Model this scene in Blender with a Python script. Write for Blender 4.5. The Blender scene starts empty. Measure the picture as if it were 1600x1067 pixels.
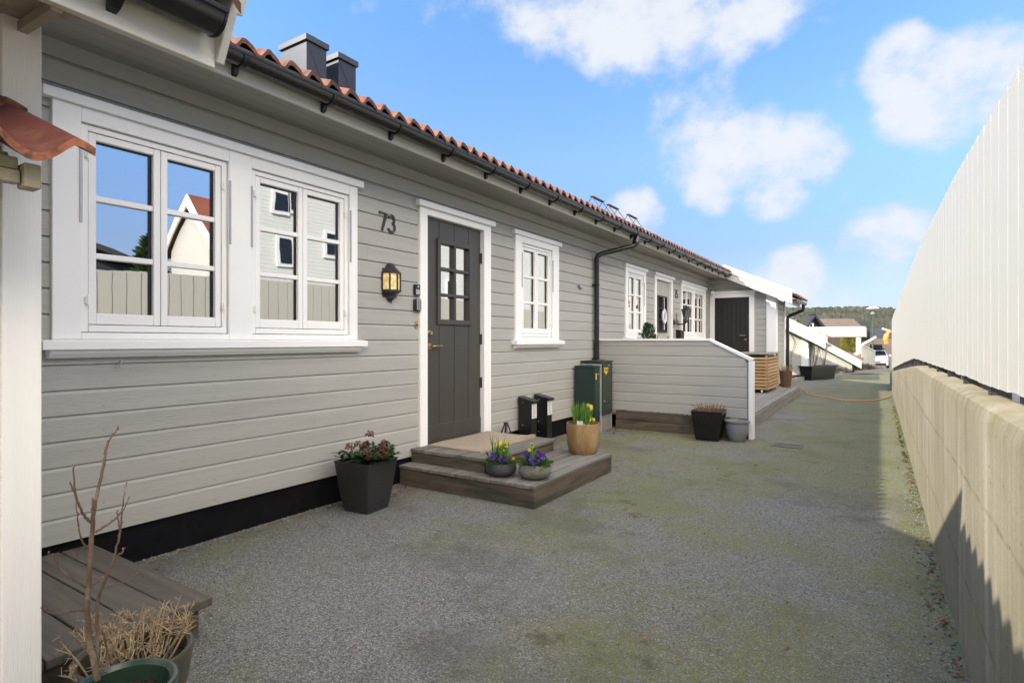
import bpy, bmesh, math, random
from mathutils import Vector, Matrix, noise
random.seed(7)
scene = bpy.context.scene
COL = scene.collection
R = math.radians

# ------------------------------------------------------------------ camera
FOC = 889.0; VX, VY = 1372.0, 532.0           # focal length in photo pixels, vanishing point of the street
AZ = math.atan((VX-800)/FOC); SA, CA = math.sin(AZ), math.cos(AZ)
CX, CH = 3.487, 1.237                         # camera stands 3.49 m from the house wall, 1.24 m up
cam = bpy.data.objects.new('camera', bpy.data.cameras.new('camera'))
COL.objects.link(cam); scene.camera = cam
cam.data.sensor_width = 36.0; cam.data.lens = 36.0*FOC/1600
cam.data.shift_y = -1.5/1600
cam.location = (CX, 0, CH); cam.rotation_euler = (R(90), 0, AZ)
cam.data.clip_start = .05; cam.data.clip_end = 3000

# ------------------------------------------------------------------ sky, sun, exposure
SUN_TO = Vector((1, 1.18, -.975)).normalized()
SUN_EL = math.asin(-SUN_TO.z); SUN_AZ = math.atan2(-SUN_TO.x, -SUN_TO.y)
scene.view_settings.view_transform = 'Standard'
scene.view_settings.look = 'None'
scene.view_settings.exposure = 1.8
scene.view_settings.gamma = 1.0
sun = bpy.data.lights.new('sun', 'SUN'); sun.energy = 2.0; sun.angle = R(.5); sun.color = (1, .93, .80)
so = bpy.data.objects.new('sun', sun); COL.objects.link(so)
so.rotation_euler = SUN_TO.to_track_quat('-Z', 'Y').to_euler(); so.location = (-20, -20, 20)

world = bpy.data.worlds.new('World'); scene.world = world; world.use_nodes = True
wt = world.node_tree; wt.nodes.clear()
def wn(t, **k):
    n = wt.nodes.new(t)
    for a, v in k.items(): setattr(n, a, v)
    return n
def wl(a, b): wt.links.new(a, b)
def pdir(px, py):
    t = (px-800)/FOC
    return Vector((-SA+t*CA, CA+t*SA, (VY-py)/FOC)).normalized()
tc = wn('ShaderNodeTexCoord')
sky = wn('ShaderNodeTexSky', sky_type='NISHITA', sun_disc=False)
sky.sun_elevation = SUN_EL; sky.sun_rotation = SUN_AZ; sky.air_density = 1.0; sky.dust_density = .35; sky.ozone_density = 1.6
nz = wn('ShaderNodeTexNoise'); nz.inputs['Scale'].default_value = 7.5; nz.inputs['Detail'].default_value = 9; nz.inputs['Roughness'].default_value = .60
mp = wn('ShaderNodeMapping'); mp.inputs['Scale'].default_value = (1, 1, 1.25)
wl(tc.outputs['Generated'], mp.inputs['Vector']); wl(mp.outputs['Vector'], nz.inputs['Vector'])
# cloud banks: each entry is a direction in the sky, an angular size in radians and a weight
BANKS = [(770,-20,.10,.6),(850,-10,.12,.85),(940,5,.14,.85),(1040,10,.14,.9),(1140,5,.12,.85),(1060,60,.06,.5),
         (1060,185,.075,.8),(1125,175,.085,.85),(1085,235,.085,1.0),(1165,235,.10,1.05),(1255,230,.075,1.0),(1120,290,.07,.95),(1205,295,.07,.95),
         (1410,105,.07,1.0),(1460,145,.09,1.15),(1530,110,.08,1.0),(1500,180,.075,1.0),(1430,190,.05,.8),(1285,135,.05,.55),
         (990,330,.06,.9),(1010,345,.05,.8),(1245,430,.065,1.2),(1205,450,.06,.95),(1300,455,.07,.9),(1420,370,.07,1.0),(1370,400,.08,1.0),(1450,340,.05,.7),
         (600,-150,.2,.7),(1250,-260,.25,.8),(900,-330,.25,.7)]
FILL_CLOUDS = [((1,.0,.62),.24,1.1),((1,.45,.68),.24,1.0),((1,-.5,.66),.28,1.15),((.7,-.85,.6),.38,1.1),((.6,.1,1),.36,.9),((0,0,1),.45,.9),((.15,-.9,.6),.3,1.0)]   # unseen bright clouds added overhead, beside and behind the camera to lift the shade
acc = None
def add_bank(d, size, w):
    global acc
    dp = wn('ShaderNodeVectorMath', operation='DOT_PRODUCT'); dp.inputs[1].default_value = d
    nrm = wn('ShaderNodeVectorMath', operation='NORMALIZE'); wl(tc.outputs['Generated'], nrm.inputs[0]); wl(nrm.outputs[0], dp.inputs[0])
    mr = wn('ShaderNodeMapRange', interpolation_type='SMOOTHSTEP')
    mr.inputs['From Min'].default_value = math.cos(size*1.15); mr.inputs['From Max'].default_value = math.cos(size*.15)
    mr.inputs['To Min'].default_value = 0; mr.inputs['To Max'].default_value = w
    wl(dp.outputs['Value'], mr.inputs['Value'])
    if acc is None: acc = mr.outputs[0]
    else:
        a = wn('ShaderNodeMath', operation='SMOOTH_MAX'); a.inputs[2].default_value = .12
        wl(acc, a.inputs[0]); wl(mr.outputs[0], a.inputs[1]); acc = a.outputs[0]
for px, py, s, w in BANKS: add_bank(pdir(px, py), s, w)
near = acc; acc = None
for d, s, w in FILL_CLOUDS: add_bank(Vector(d).normalized(), s, w)
far_acc = acc; acc = near
m1 = wn('ShaderNodeMath', operation='MULTIPLY_ADD'); m1.inputs[1].default_value = 2.2; m1.inputs[2].default_value = -1.26
wl(nz.outputs['Fac'], m1.inputs[0])
m2 = wn('ShaderNodeMath', operation='ADD'); wl(acc, m2.inputs[0]); wl(m1.outputs[0], m2.inputs[1])
den = wn('ShaderNodeMapRange', interpolation_type='SMOOTHSTEP'); den.inputs['From Min'].default_value = .30; den.inputs['From Max'].default_value = .92
den.inputs['To Max'].default_value = .93
wl(m2.outputs[0], den.inputs['Value'])
# thin veil low over the horizon
sep = wn('ShaderNodeSeparateXYZ'); wl(tc.outputs['Generated'], sep.inputs[0])
veil = wn('ShaderNodeMapRange', interpolation_type='SMOOTHSTEP'); veil.inputs['From Min'].default_value = .22; veil.inputs['From Max'].default_value = -.02
veil.inputs['To Max'].default_value = .35; wl(sep.outputs['Z'], veil.inputs['Value'])
mx = wn('ShaderNodeMath', operation='MAXIMUM'); wl(den.outputs[0], mx.inputs[0]); wl(veil.outputs[0], mx.inputs[1])
tint = wn('ShaderNodeMix', data_type='RGBA', blend_type='MULTIPLY'); tint.inputs['Factor'].default_value = 1
wl(sky.outputs[0], tint.inputs['A']); trr = wn('ShaderNodeValToRGB'); sep0 = wn('ShaderNodeSeparateXYZ'); wl(tc.outputs['Generated'], sep0.inputs[0]); wl(sep0.outputs['Z'], trr.inputs[0])
for i, (p_, c_) in enumerate(((0,(.19,.205,.275)),(.15,(.25,.27,.365)),(.30,(.405,.46,.58)),(.5,(.405,.545,.63)))):
    e_ = trr.color_ramp.elements[i] if i < 2 else trr.color_ramp.elements.new(p_)
    e_.position = p_; e_.color = (*c_, 1)
wl(trr.outputs[0], tint.inputs['B'])
SKYTINT = tint
cm = wn('ShaderNodeMix', data_type='RGBA'); wl(mx.outputs[0], cm.inputs['Factor']); wl(tint.outputs['Result'], cm.inputs['A'])
cl_ = wn('ShaderNodeMix', data_type='RGBA'); wl(m2.outputs[0], cl_.inputs['Factor']); cl_.inputs['A'].default_value = (1.22, 1.38, 1.70, 1); cl_.inputs['B'].default_value = (1.72, 1.78, 1.86, 1); wl(cl_.outputs['Result'], cm.inputs['B'])
m3a = wn('ShaderNodeMath', operation='ADD'); m3a.inputs[1].default_value = .9; wl(m1.outputs[0], m3a.inputs[0]); m3 = wn('ShaderNodeMath', operation='MULTIPLY'); wl(far_acc, m3.inputs[0]); wl(m3a.outputs[0], m3.inputs[1])
den2 = wn('ShaderNodeMapRange', interpolation_type='SMOOTHSTEP'); den2.inputs['From Min'].default_value = .28; den2.inputs['From Max'].default_value = .9
wl(m3.outputs[0], den2.inputs['Value'])
cm2 = wn('ShaderNodeMix', data_type='RGBA'); wl(den2.outputs[0], cm2.inputs['Factor']); wl(cm.outputs['Result'], cm2.inputs['A']); cm2.inputs['B'].default_value = (15.5, 13.8, 11.6, 1)
bg = wn('ShaderNodeBackground'); bg.inputs['Strength'].default_value = .15
wl(cm2.outputs['Result'], bg.inputs['Color'])
wo = wn('ShaderNodeOutputWorld'); wl(bg.outputs[0], wo.inputs['Surface'])

# ------------------------------------------------------------------ measuring helpers (photo pixel -> point on a real plane)
def ray(px): t = (px-800)/FOC; return (-SA+t*CA, CA+t*SA)
def onX(px, py, X):
    d = ray(px); k = (X-CX)/d[0]; return Vector((X, d[1]*k, CH-(py-VY)/FOC*k))
def onY(px, py, Y):
    d = ray(px); k = Y/d[1]; return Vector((CX+d[0]*k, Y, CH-(py-VY)/FOC*k))
def onZ(px, py, Z=0.0):
    k = (CH-Z)*FOC/(py-VY); d = ray(px); return Vector((CX+d[0]*k, d[1]*k, Z))
def atD(px, py, k):
    d = ray(px); return Vector((CX+d[0]*k, d[1]*k, CH-(py-VY)/FOC*k))

# ------------------------------------------------------------------ materials
MATS = {}
def nodes(name):
    m = bpy.data.materials.new(name); m.use_nodes = True
    t = m.node_tree; b = t.nodes['Principled BSDF']
    return m, t, b
def mk(name, col, rough=.6, var=.10, vscale=3.0, bump=0.0, bscale=60.0, stretch=(1,1,1), island=0.0, metal=0.0, spec=.4, col2=None, c2scale=2.0, c2lo=.5, c2hi=.62, coat=0, subs=0, transl=0):
    """base colour with fine and coarse mottling, optional second colour in patches, per-piece variation and grain bump"""
    m, t, b = nodes(name)
    N, L = t.nodes, t.links
    co = N.new('ShaderNodeTexCoord'); mpn = N.new('ShaderNodeMapping'); mpn.inputs['Scale'].default_value = stretch
    L.new(co.outputs['Object'], mpn.inputs['Vector'])
    n1 = N.new('ShaderNodeTexNoise'); n1.inputs['Scale'].default_value = vscale; n1.inputs['Detail'].default_value = 6; n1.inputs['Roughness'].default_value = .65
    L.new(mpn.outputs[0], n1.inputs['Vector'])
    mr = N.new('ShaderNodeMapRange'); mr.inputs['From Min'].default_value = .25; mr.inputs['From Max'].default_value = .75
    mr.inputs['To Min'].default_value = 1-var; mr.inputs['To Max'].default_value = 1+var; L.new(n1.outputs['Fac'], mr.inputs['Value'])
    base = N.new('ShaderNodeRGB'); base.outputs[0].default_value = (*col, 1); src = base.outputs[0]
    if col2:
        n2 = N.new('ShaderNodeTexNoise'); n2.inputs['Scale'].default_value = c2scale; n2.inputs['Detail'].default_value = 5; n2.inputs['Roughness'].default_value = .6
        L.new(mpn.outputs[0], n2.inputs['Vector'])
        m2 = N.new('ShaderNodeMapRange'); m2.inputs['From Min'].default_value = c2lo; m2.inputs['From Max'].default_value = c2hi; L.new(n2.outputs['Fac'], m2.inputs['Value'])
        mc = N.new('ShaderNodeMix'); mc.data_type = 'RGBA'; L.new(m2.outputs[0], mc.inputs['Factor']); L.new(src, mc.inputs['A']); mc.inputs['B'].default_value = (*col2, 1); src = mc.outputs['Result']
    fac = mr.outputs[0]
    if island:
        g = N.new('ShaderNodeNewGeometry'); mi = N.new('ShaderNodeMapRange'); mi.inputs['To Min'].default_value = 1-island; mi.inputs['To Max'].default_value = 1+island
        L.new(g.outputs['Random Per Island'], mi.inputs['Value']); mm = N.new('ShaderNodeMath'); mm.operation = 'MULTIPLY'; L.new(fac, mm.inputs[0]); L.new(mi.outputs[0], mm.inputs[1]); fac = mm.outputs[0]
    mul = N.new('ShaderNodeVectorMath'); mul.operation = 'SCALE'; L.new(src, mul.inputs[0]); L.new(fac, mul.inputs['Scale'])
    L.new(mul.outputs[0], b.inputs['Base Color'])
    b.inputs['Roughness'].default_value = rough; b.inputs['Metallic'].default_value = metal; b.inputs['Specular IOR Level'].default_value = spec
    if coat: b.inputs['Coat Weight'].default_value = coat; b.inputs['Coat Roughness'].default_value = .15
    if bump:
        n3 = N.new('ShaderNodeTexNoise'); n3.inputs['Scale'].default_value = bscale; n3.inputs['Detail'].default_value = 4
        L.new(mpn.outputs[0], n3.inputs['Vector'])
        bp = N.new('ShaderNodeBump'); bp.inputs['Strength'].default_value = bump; bp.inputs['Distance'].default_value = .004
        L.new(n3.outputs['Fac'], bp.inputs['Height']); L.new(bp.outputs[0], b.inputs['Normal'])
    if transl:
        tr = N.new('ShaderNodeBsdfTranslucent'); L.new(mul.outputs[0], tr.inputs['Color']); ms = N.new('ShaderNodeMixShader'); ms.inputs[0].default_value = transl
        out = N['Material Output']; L.new(b.outputs[0], ms.inputs[1]); L.new(tr.outputs[0], ms.inputs[2]); L.new(ms.outputs[0], out.inputs['Surface'])
    MATS[name] = m; return m

GREY = (.39, .382, .352)
siding = mk('grey_paint_siding', GREY, .55, .08, 2.2, .8, 34, (9, .55, 9), .045)
def nails(m, y_off):
    t = m.node_tree; N, L = t.nodes, t.links; b = N['Principled BSDF']
    co = N.new('ShaderNodeTexCoord'); sp = N.new('ShaderNodeSeparateXYZ'); L.new(co.outputs['Object'], sp.inputs[0])
    def op(o, a, c=None, d=None):
        n = N.new('ShaderNodeMath'); n.operation = o
        for i, v in enumerate((a, c, d)):
            if v is None: continue
            if isinstance(v, (int, float)): n.inputs[i].default_value = v
            else: L.new(v, n.inputs[i])
        return n.outputs[0]
    dy = op('PINGPONG', op('ADD', sp.outputs[1], y_off), .30)
    dz = op('SUBTRACT', op('FLOORED_MODULO', op('SUBTRACT', sp.outputs[2], .214), .1285), .034)
    d = op('SQRT', op('ADD', op('MULTIPLY', dy, dy), op('MULTIPLY', dz, dz)))
    r = N.new('ShaderNodeMapRange'); r.inputs['From Min'].default_value = .0062; r.inputs['From Max'].default_value = .0035; L.new(d, r.inputs['Value'])
    src = b.inputs['Base Color'].links[0].from_socket
    mc = N.new('ShaderNodeMix'); mc.data_type = 'RGBA'; L.new(op('MULTIPLY', r.outputs[0], .45), mc.inputs['Factor']); L.new(src, mc.inputs['A']); mc.inputs['B'].default_value = (.16,.155,.14,1); L.new(mc.outputs['Result'], b.inputs['Base Color'])
nails(siding, .13)
siding_x = mk('grey_paint_siding_across', GREY, .55, .07, 2.2, .55, 34, (.55, 9, 9), .035)
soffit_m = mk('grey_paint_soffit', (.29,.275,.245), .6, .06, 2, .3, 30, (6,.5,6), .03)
white = mk('white_paint', (.86,.85,.83), .45, .03, 2, .12, 60, (1,1,1))
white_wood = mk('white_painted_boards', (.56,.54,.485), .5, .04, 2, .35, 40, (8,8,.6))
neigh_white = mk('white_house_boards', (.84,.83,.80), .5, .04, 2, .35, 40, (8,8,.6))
white_beam = mk('white_painted_timber', (.60,.58,.52), .5, .05, 2.5, .4, 45, (3,.7,8))
plinth_m = mk('black_plinth', (.0065,.0065,.008), .9, .5, 8, .25, 30, spec=.12)
black_pl = mk('black_plastic', (.012,.012,.013), .32, .25, 6, .03, 80)
gut_m = mk('black_gutter', (.012,.012,.013), .22, .3, 10, .03, 60, spec=.55)
dkmetal = mk('dark_metal', (.03,.03,.032), .45, .3, 20, .2, 90)
chim_m = mk('chimney_sheet', (.030,.032,.043), .42, .15, 3, 0, metal=.2)
chimcap_m = mk('chimney_cap_sheet', (.055,.057,.065), .42, .12, 3, 0, metal=.3)
door_m = mk('dark_door_paint', (.055,.051,.046), .42, .14, 2, .3, 30, (7,7,.5))
door75_m = mk('pale_door_paint', (.40,.385,.35), .5, .05, 2, .1, 40)
blackdoor_m = mk('black_door_paint', (.018,.016,.016), .5, .2, 2, .3, 30, (8,8,.5))
brass = mk('aged_brass', (.45,.33,.17), .32, .2, 30, .1, 80, metal=.9)
steel = mk('grey_steel', (.38,.39,.40), .45, .1, 8, .05, 60, metal=.5)
galv = mk('galvanised_steel', (.42,.44,.47), .5, .12, 10, .05, 60, metal=.4)
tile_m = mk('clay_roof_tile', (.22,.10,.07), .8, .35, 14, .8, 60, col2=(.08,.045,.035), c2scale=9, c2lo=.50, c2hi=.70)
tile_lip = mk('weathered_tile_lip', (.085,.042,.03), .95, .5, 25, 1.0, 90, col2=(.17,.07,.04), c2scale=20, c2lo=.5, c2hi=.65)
tile_red = mk('red_canopy_tile', (.165,.05,.042), .7, .18, 7, .5, 40, col2=(.22,.10,.06), c2scale=12, c2lo=.52, c2hi=.7)
tile_edge = mk('raw_tile_edge', (.26,.095,.05), .95, .4, 30, 1.0, 90, col2=(.10,.06,.035), c2scale=35, c2lo=.52, c2hi=.66)
beigewood = mk('khaki_painted_timber', (.33,.29,.20), .7, .15, 5, .6, 60, (2,6,6))
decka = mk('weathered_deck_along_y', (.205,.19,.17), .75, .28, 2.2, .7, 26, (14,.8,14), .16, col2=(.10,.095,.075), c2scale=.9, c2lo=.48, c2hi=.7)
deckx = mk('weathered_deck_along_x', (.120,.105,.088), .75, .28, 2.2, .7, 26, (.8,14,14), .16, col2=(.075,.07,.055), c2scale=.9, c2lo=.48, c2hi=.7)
deckd = mk('weathered_deck_grey', (.25,.235,.215), .8, .25, 2.2, .6, 26, (14,.8,14), .12, col2=(.17,.16,.12), c2scale=.9, c2lo=.48, c2hi=.7)
riser = mk('brown_stained_riser', (.12,.09,.066), .75, .4, 2.0, .6, 26, (1.2,1.2,10), .1, col2=(.055,.055,.035), c2scale=1.4, c2lo=.46, c2hi=.62)
slatwood = mk('fresh_slat_timber', (.46,.29,.135), .65, .25, 2.5, .4, 30, (2,2,12), .15)
boxgreen = mk('dark_green_cabinet', (.017,.036,.033), .4, .15, 4, .06, 120)
boxgreen2 = mk('olive_green_cabinet', (.033,.044,.034), .4, .2, 4, .06, 120)
concrete_pad = mk('grey_cabinet_base', (.22,.215,.205), .85, .15, 6, .4, 60)
soil = mk('potting_soil', (.022,.015,.011), .95, .5, 30, 1.0, 60)
tan = mk('tan_glazed_pot', (.27,.165,.07), .4, .3, 5, .15, 20, (3,3,.6), col2=(.38,.27,.145), c2scale=3, c2lo=.5, c2hi=.7)
bowl_dark = mk('dark_stoneware', (.055,.057,.06), .5, .25, 8, .2, 50)
bowl_grey = mk('grey_stoneware', (.20,.195,.175), .65, .25, 8, .4, 50, col2=(.13,.14,.10), c2scale=8)
pot_green = mk('green_glazed_pot', (.028,.055,.035), .25, .3, 6, .1, 30, coat=.4)
pot_brown = mk('olive_glazed_pot', (.095,.085,.055), .35, .3, 6, .1, 30, coat=.3)
pot_grey = mk('grey_plastic_pot', (.20,.205,.21), .5, .06, 4, .05, 60)
coir = mk('coir_mat', (.39,.32,.24), .95, .22, 40, 1.0, 160, island=0)
leaf_d = mk('dark_leaf', (.035,.075,.022), .4, .3, 20, island=.45, transl=.2)
leaf_m = mk('mid_leaf', (.06,.13,.03), .45, .3, 20, island=.4, transl=.25)
leaf_daff = mk('daffodil_leaf', (.13,.27,.05), .45, .2, 20, island=.35, transl=.3)
leaf_tip = mk('red_bud', (.10,.026,.024), .7, .4, 30, island=.5)
bud_pale = mk('pale_pink_bud', (.19,.095,.08), .7, .4, 30, island=.5)
petal_v = mk('violet_petal', (.055,.018,.22), .6, .3, 20, island=.5, transl=.2)
petal_y = mk('yellow_petal', (.75,.58,.03), .6, .1, 20, island=.15, transl=.25)
petal_o = mk('orange_petal', (.70,.26,.03), .6, .1, 20, island=.2)
bulb_m = mk('pale_bulb', (.55,.42,.28), .7, .2, 20, island=.2)
bark = mk('young_bark', (.125,.085,.055), .75, .35, 30, .6, 90, col2=(.22,.18,.14), c2scale=14, c2lo=.55, c2hi=.68)
straw = mk('dry_straw', (.36,.27,.165), .85, .25, 20, island=.4)
straw_br = mk('dry_brown_stalk', (.25,.155,.09), .85, .25, 20, island=.4)
twig = mk('far_twig', (.16,.11,.085), .85, .25, 8, island=.3)
orange = mk('orange_hose', (.80,.34,.08), .45, .05, 5)
wicker_br = mk('brown_wicker', (.13,.07,.045), .8, .35, 30, 1.0, 90)
cast_iron = mk('cast_iron', (.10,.095,.09), .7, .3, 15, .5, 60)
grating_m = mk('grating_steel', (.035,.036,.04), .6, .2, 10)
label_w = mk('printed_label', (.72,.72,.70), .5, .02, 5)
print_g = mk('print_grey', (.23,.23,.23), .6, .02, 5)
label_y = mk('yellow_sticker', (.75,.50,.03), .5, .05, 20)
curtain_m = mk('curtain_cloth', (.55,.55,.53), .9, .08, 4, transl=.3)
interior_m = mk('interior_wall', (.30,.29,.27), .9, .05, 2)
house_wh = mk('opposite_white_siding', (.74,.73,.69), .6, .05, 1.5, .2, 20)
beige = mk('beige_siding', (.50,.475,.40), .6, .06, 2, .2, 30, (.6,6,6), .03)
roof_br = mk('brown_roof', (.155,.115,.09), .8, .2, 1.2, .4, 8)
roof_dk = mk('dark_roof', (.045,.045,.05), .8, .2, 1.2, .4, 8)
roof_rd = mk('red_roof', (.25,.075,.045), .8, .2, 1.2, .4, 8)
yshrub = mk('yellow_green_leaf', (.22,.21,.02), .6, .3, 5, island=.4)
car_m = mk('white_car_paint', (.60,.63,.67), .3, .03, 2, coat=.6)
carglass = mk('car_glass', (.015,.018,.02), .08, .1, 2, spec=.6)
rubber = mk('tyre_rubber', (.015,.015,.015), .8, .1, 5)
bed_soil = mk('bed_bark_mulch', (.09,.065,.05), .95, .5, 9, 1.0, 40, island=.5)
kerb_m = mk('kerb_concrete', (.26,.255,.24), .9, .15, 6, .5, 50)
heather = mk('grey_heather', (.13,.115,.085), .9, .4, 8, island=.5)
deadleaf = mk('dead_leaf', (.21,.105,.05), .85, .3, 20, island=.5)
pebble = mk('pebble', (.19,.185,.17), .9, .3, 20, island=.4)
moss = mk('moss', (.085,.09,.022), .95, .4, 30, island=.4)

def wicker(name, col):
    m, t, b = nodes(name); N, L = t.nodes, t.links
    co = N.new('ShaderNodeTexCoord'); br = N.new('ShaderNodeTexBrick'); br.offset = .5
    br.inputs['Scale'].default_value = 26; br.inputs['Mortar Size'].default_value = .10; br.inputs['Brick Width'].default_value = .62; br.inputs['Row Height'].default_value = .38; br.inputs['Mortar Smooth'].default_value = .5
    sp = N.new('ShaderNodeSeparateXYZ'); L.new(co.outputs['Object'], sp.inputs[0]); ad = N.new('ShaderNodeMath'); ad.operation = 'ADD'; L.new(sp.outputs[0], ad.inputs[0]); L.new(sp.outputs[1], ad.inputs[1])
    cb = N.new('ShaderNodeCombineXYZ'); L.new(ad.outputs[0], cb.inputs[0]); L.new(sp.outputs[2], cb.inputs[1]); L.new(cb.outputs[0], br.inputs['Vector'])
    bp = N.new('ShaderNodeBump'); bp.inputs['Strength'].default_value = 1; bp.inputs['Distance'].default_value = .012; bp.invert = True
    L.new(br.outputs['Fac'], bp.inputs['Height']); L.new(bp.outputs[0], b.inputs['Normal'])
    mc = N.new('ShaderNodeMix'); mc.data_type = 'RGBA'; mc.inputs['A'].default_value = (*col, 1); mc.inputs['B'].default_value = (col[0]*.12, col[1]*.12, col[2]*.12, 1); L.new(br.outputs['Fac'], mc.inputs['Factor']); L.new(mc.outputs['Result'], b.inputs['Base Color'])
    b.inputs['Roughness'].default_value = .42
    return m
wick = wicker('black_resin_wicker', (.062,.058,.062))

def glass_mat(name, lo, hi):
    m, t, b = nodes(name); N, L = t.nodes, t.links; N.remove(b)
    tr = N.new('ShaderNodeBsdfTransparent'); tr.inputs['Color'].default_value = (.55, .58, .58, 1)
    gl = N.new('ShaderNodeBsdfGlossy'); gl.inputs['Roughness'].default_value = .004; gl.inputs['Color'].default_value = (.93, .91, .86, 1)
    no = N.new('ShaderNodeTexNoise'); no.inputs['Scale'].default_value = 2.2; bp = N.new('ShaderNodeBump'); bp.inputs['Strength'].default_value = .06; bp.inputs['Distance'].default_value = .01
    co = N.new('ShaderNodeTexCoord'); L.new(co.outputs['Object'], no.inputs['Vector']); L.new(no.outputs['Fac'], bp.inputs['Height']); L.new(bp.outputs[0], gl.inputs['Normal'])
    lw = N.new('ShaderNodeLayerWeight'); lw.inputs['Blend'].default_value = .35
    mr = N.new('ShaderNodeMapRange'); mr.inputs['To Min'].default_value = lo; mr.inputs['To Max'].default_value = hi; L.new(lw.outputs['Facing'], mr.inputs['Value'])
    ms = N.new('ShaderNodeMixShader'); L.new(mr.outputs[0], ms.inputs[0]); L.new(tr.outputs[0], ms.inputs[1]); L.new(gl.outputs[0], ms.inputs[2]); L.new(ms.outputs[0], N['Material Output'].inputs['Surface'])
    return m
glass = glass_mat('window_glass', .52, .92)
lampglass = glass_mat('lamp_glass', .08, .5)
def amber_mat():
    m, t, b = nodes('amber_glass'); N, L = t.nodes, t.links
    no = N.new('ShaderNodeTexNoise'); no.inputs['Scale'].default_value = 26; co = N.new('ShaderNodeTexCoord'); L.new(co.outputs['Object'], no.inputs['Vector'])
    cr = N.new('ShaderNodeValToRGB'); cr.color_ramp.elements[0].color = (.40,.28,.11,1); cr.color_ramp.elements[1].color = (.80,.68,.42,1); cr.color_ramp.elements[0].position = .35; cr.color_ramp.elements[1].position = .65
    L.new(no.outputs['Fac'], cr.inputs[0]); L.new(cr.outputs[0], b.inputs['Base Color']); b.inputs['Roughness'].default_value = .12
    b.inputs['Emission Color'].default_value = (1,.66,.22,1); b.inputs['Emission Strength'].default_value = .10
    return m
amber = amber_mat()

def ground_mat():
    m, t, b = nodes('old_asphalt'); N, L = t.nodes, t.links
    co = N.new('ShaderNodeTexCoord'); O = co.outputs['Object']
    def noise_(s, d=5, r=.6, vec=O):
        n = N.new('ShaderNodeTexNoise'); n.inputs['Scale'].default_value = s; n.inputs['Detail'].default_value = d; n.inputs['Roughness'].default_value = r; L.new(vec, n.inputs['Vector']); return n.outputs['Fac']
    def rng(v, a, b_, c=0, d=1):
        r = N.new('ShaderNodeMapRange'); r.inputs['From Min'].default_value = a; r.inputs['From Max'].default_value = b_; r.inputs['To Min'].default_value = c; r.inputs['To Max'].default_value = d; L.new(v, r.inputs['Value']); return r.outputs[0]
    def mul(a, b_):
        x = N.new('ShaderNodeMath'); x.operation = 'MULTIPLY'; L.new(a, x.inputs[0]); 
        if isinstance(b_, float): x.inputs[1].default_value = b_
        else: L.new(b_, x.inputs[1])
        return x.outputs[0]
    def mix(f, a, b_):
        x = N.new('ShaderNodeMix'); x.data_type = 'RGBA'
        L.new(f, x.inputs['Factor'])
        for s, v in (('A', a), ('B', b_)):
            if isinstance(v, tuple): x.inputs[s].default_value = (*v, 1)
            else: L.new(v, x.inputs[s])
        return x.outputs['Result']
    vo = N.new('ShaderNodeTexVoronoi'); vo.inputs['Scale'].default_value = 190; L.new(O, vo.inputs['Vector'])
    sv = N.new('ShaderNodeSeparateColor'); L.new(vo.outputs['Color'], sv.inputs[0])
    vo2 = N.new('ShaderNodeTexVoronoi'); vo2.inputs['Scale'].default_value = 70; L.new(O, vo2.inputs['Vector'])
    sv2 = N.new('ShaderNodeSeparateColor'); L.new(vo2.outputs['Color'], sv2.inputs[0])
    # each aggregate stone has its own grey
    cr = N.new('ShaderNodeValToRGB'); e = cr.color_ramp.elements
    e[0].color = (.070,.069,.066,1); e[1].color = (.38,.375,.36,1); e[0].position = 0; e[1].position = 1
    x = cr.color_ramp.elements.new(.55); x.color = (.175,.173,.166,1)
    x = cr.color_ramp.elements.new(.88); x.color = (.235,.232,.224,1)
    L.new(sv.outputs[0], cr.inputs[0])
    big = rng(sv2.outputs[1], .93, .96)
    c = mix(mul(big, .6), cr.outputs[0], (.25,.24,.23))
    # worn pale and dark areas
    c = mix(rng(noise_(.9, 7, .7), .50, .62, 0, .6), c, (.085,.078,.066))
    c = mix(rng(noise_(1.7, 6), .55, .75, 0, .35), c, (.20,.20,.20))
    # moss: patches that like the foot of the walls and the less-walked verges
    sp = N.new('ShaderNodeSeparateXYZ'); L.new(O, sp.inputs[0])
    near_wall = rng(sp.outputs[0], 2.0, 3.75, 0, .12)
    ycen = rng(sp.outputs[1], 1.5, 6.5, 0, .10)
    def add(a, b_):
        x = N.new('ShaderNodeMath'); x.operation = 'ADD'; L.new(a, x.inputs[0]); L.new(b_, x.inputs[1]); return x.outputs[0]
    nm = add(noise_(.75, 8, .68), add(near_wall, ycen))
    fine = rng(noise_(38, 3, .7), .32, .62)
    c = mix(mul(mul(rng(nm, .49, .66), fine), .85), c, (.16,.165,.045))
    c = mix(mul(mul(rng(noise_(5, 6, .7), .56, .66), rng(noise_(.8, 3), .48, .6)), .75), c, (.085,.07,.04))
    c = mix(mul(rng(noise_(3.3, 6, .75), .64, .70), .6), c, (.20,.115,.06))
    L.new(c, b.inputs['Base Color']); b.inputs['Roughness'].default_value = .88; b.inputs['Specular IOR Level'].default_value = .25
    ad = add(mul(vo.outputs['Distance'], 1.0), mul(noise_(14, 4), .5))
    bp = N.new('ShaderNodeBump'); bp.inputs['Strength'].default_value = .55; bp.inputs['Distance'].default_value = .004; bp.invert = True; L.new(ad, bp.inputs['Height'])
    L.new(bp.outputs[0], b.inputs['Normal'])
    return m
asphalt = ground_mat()

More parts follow.
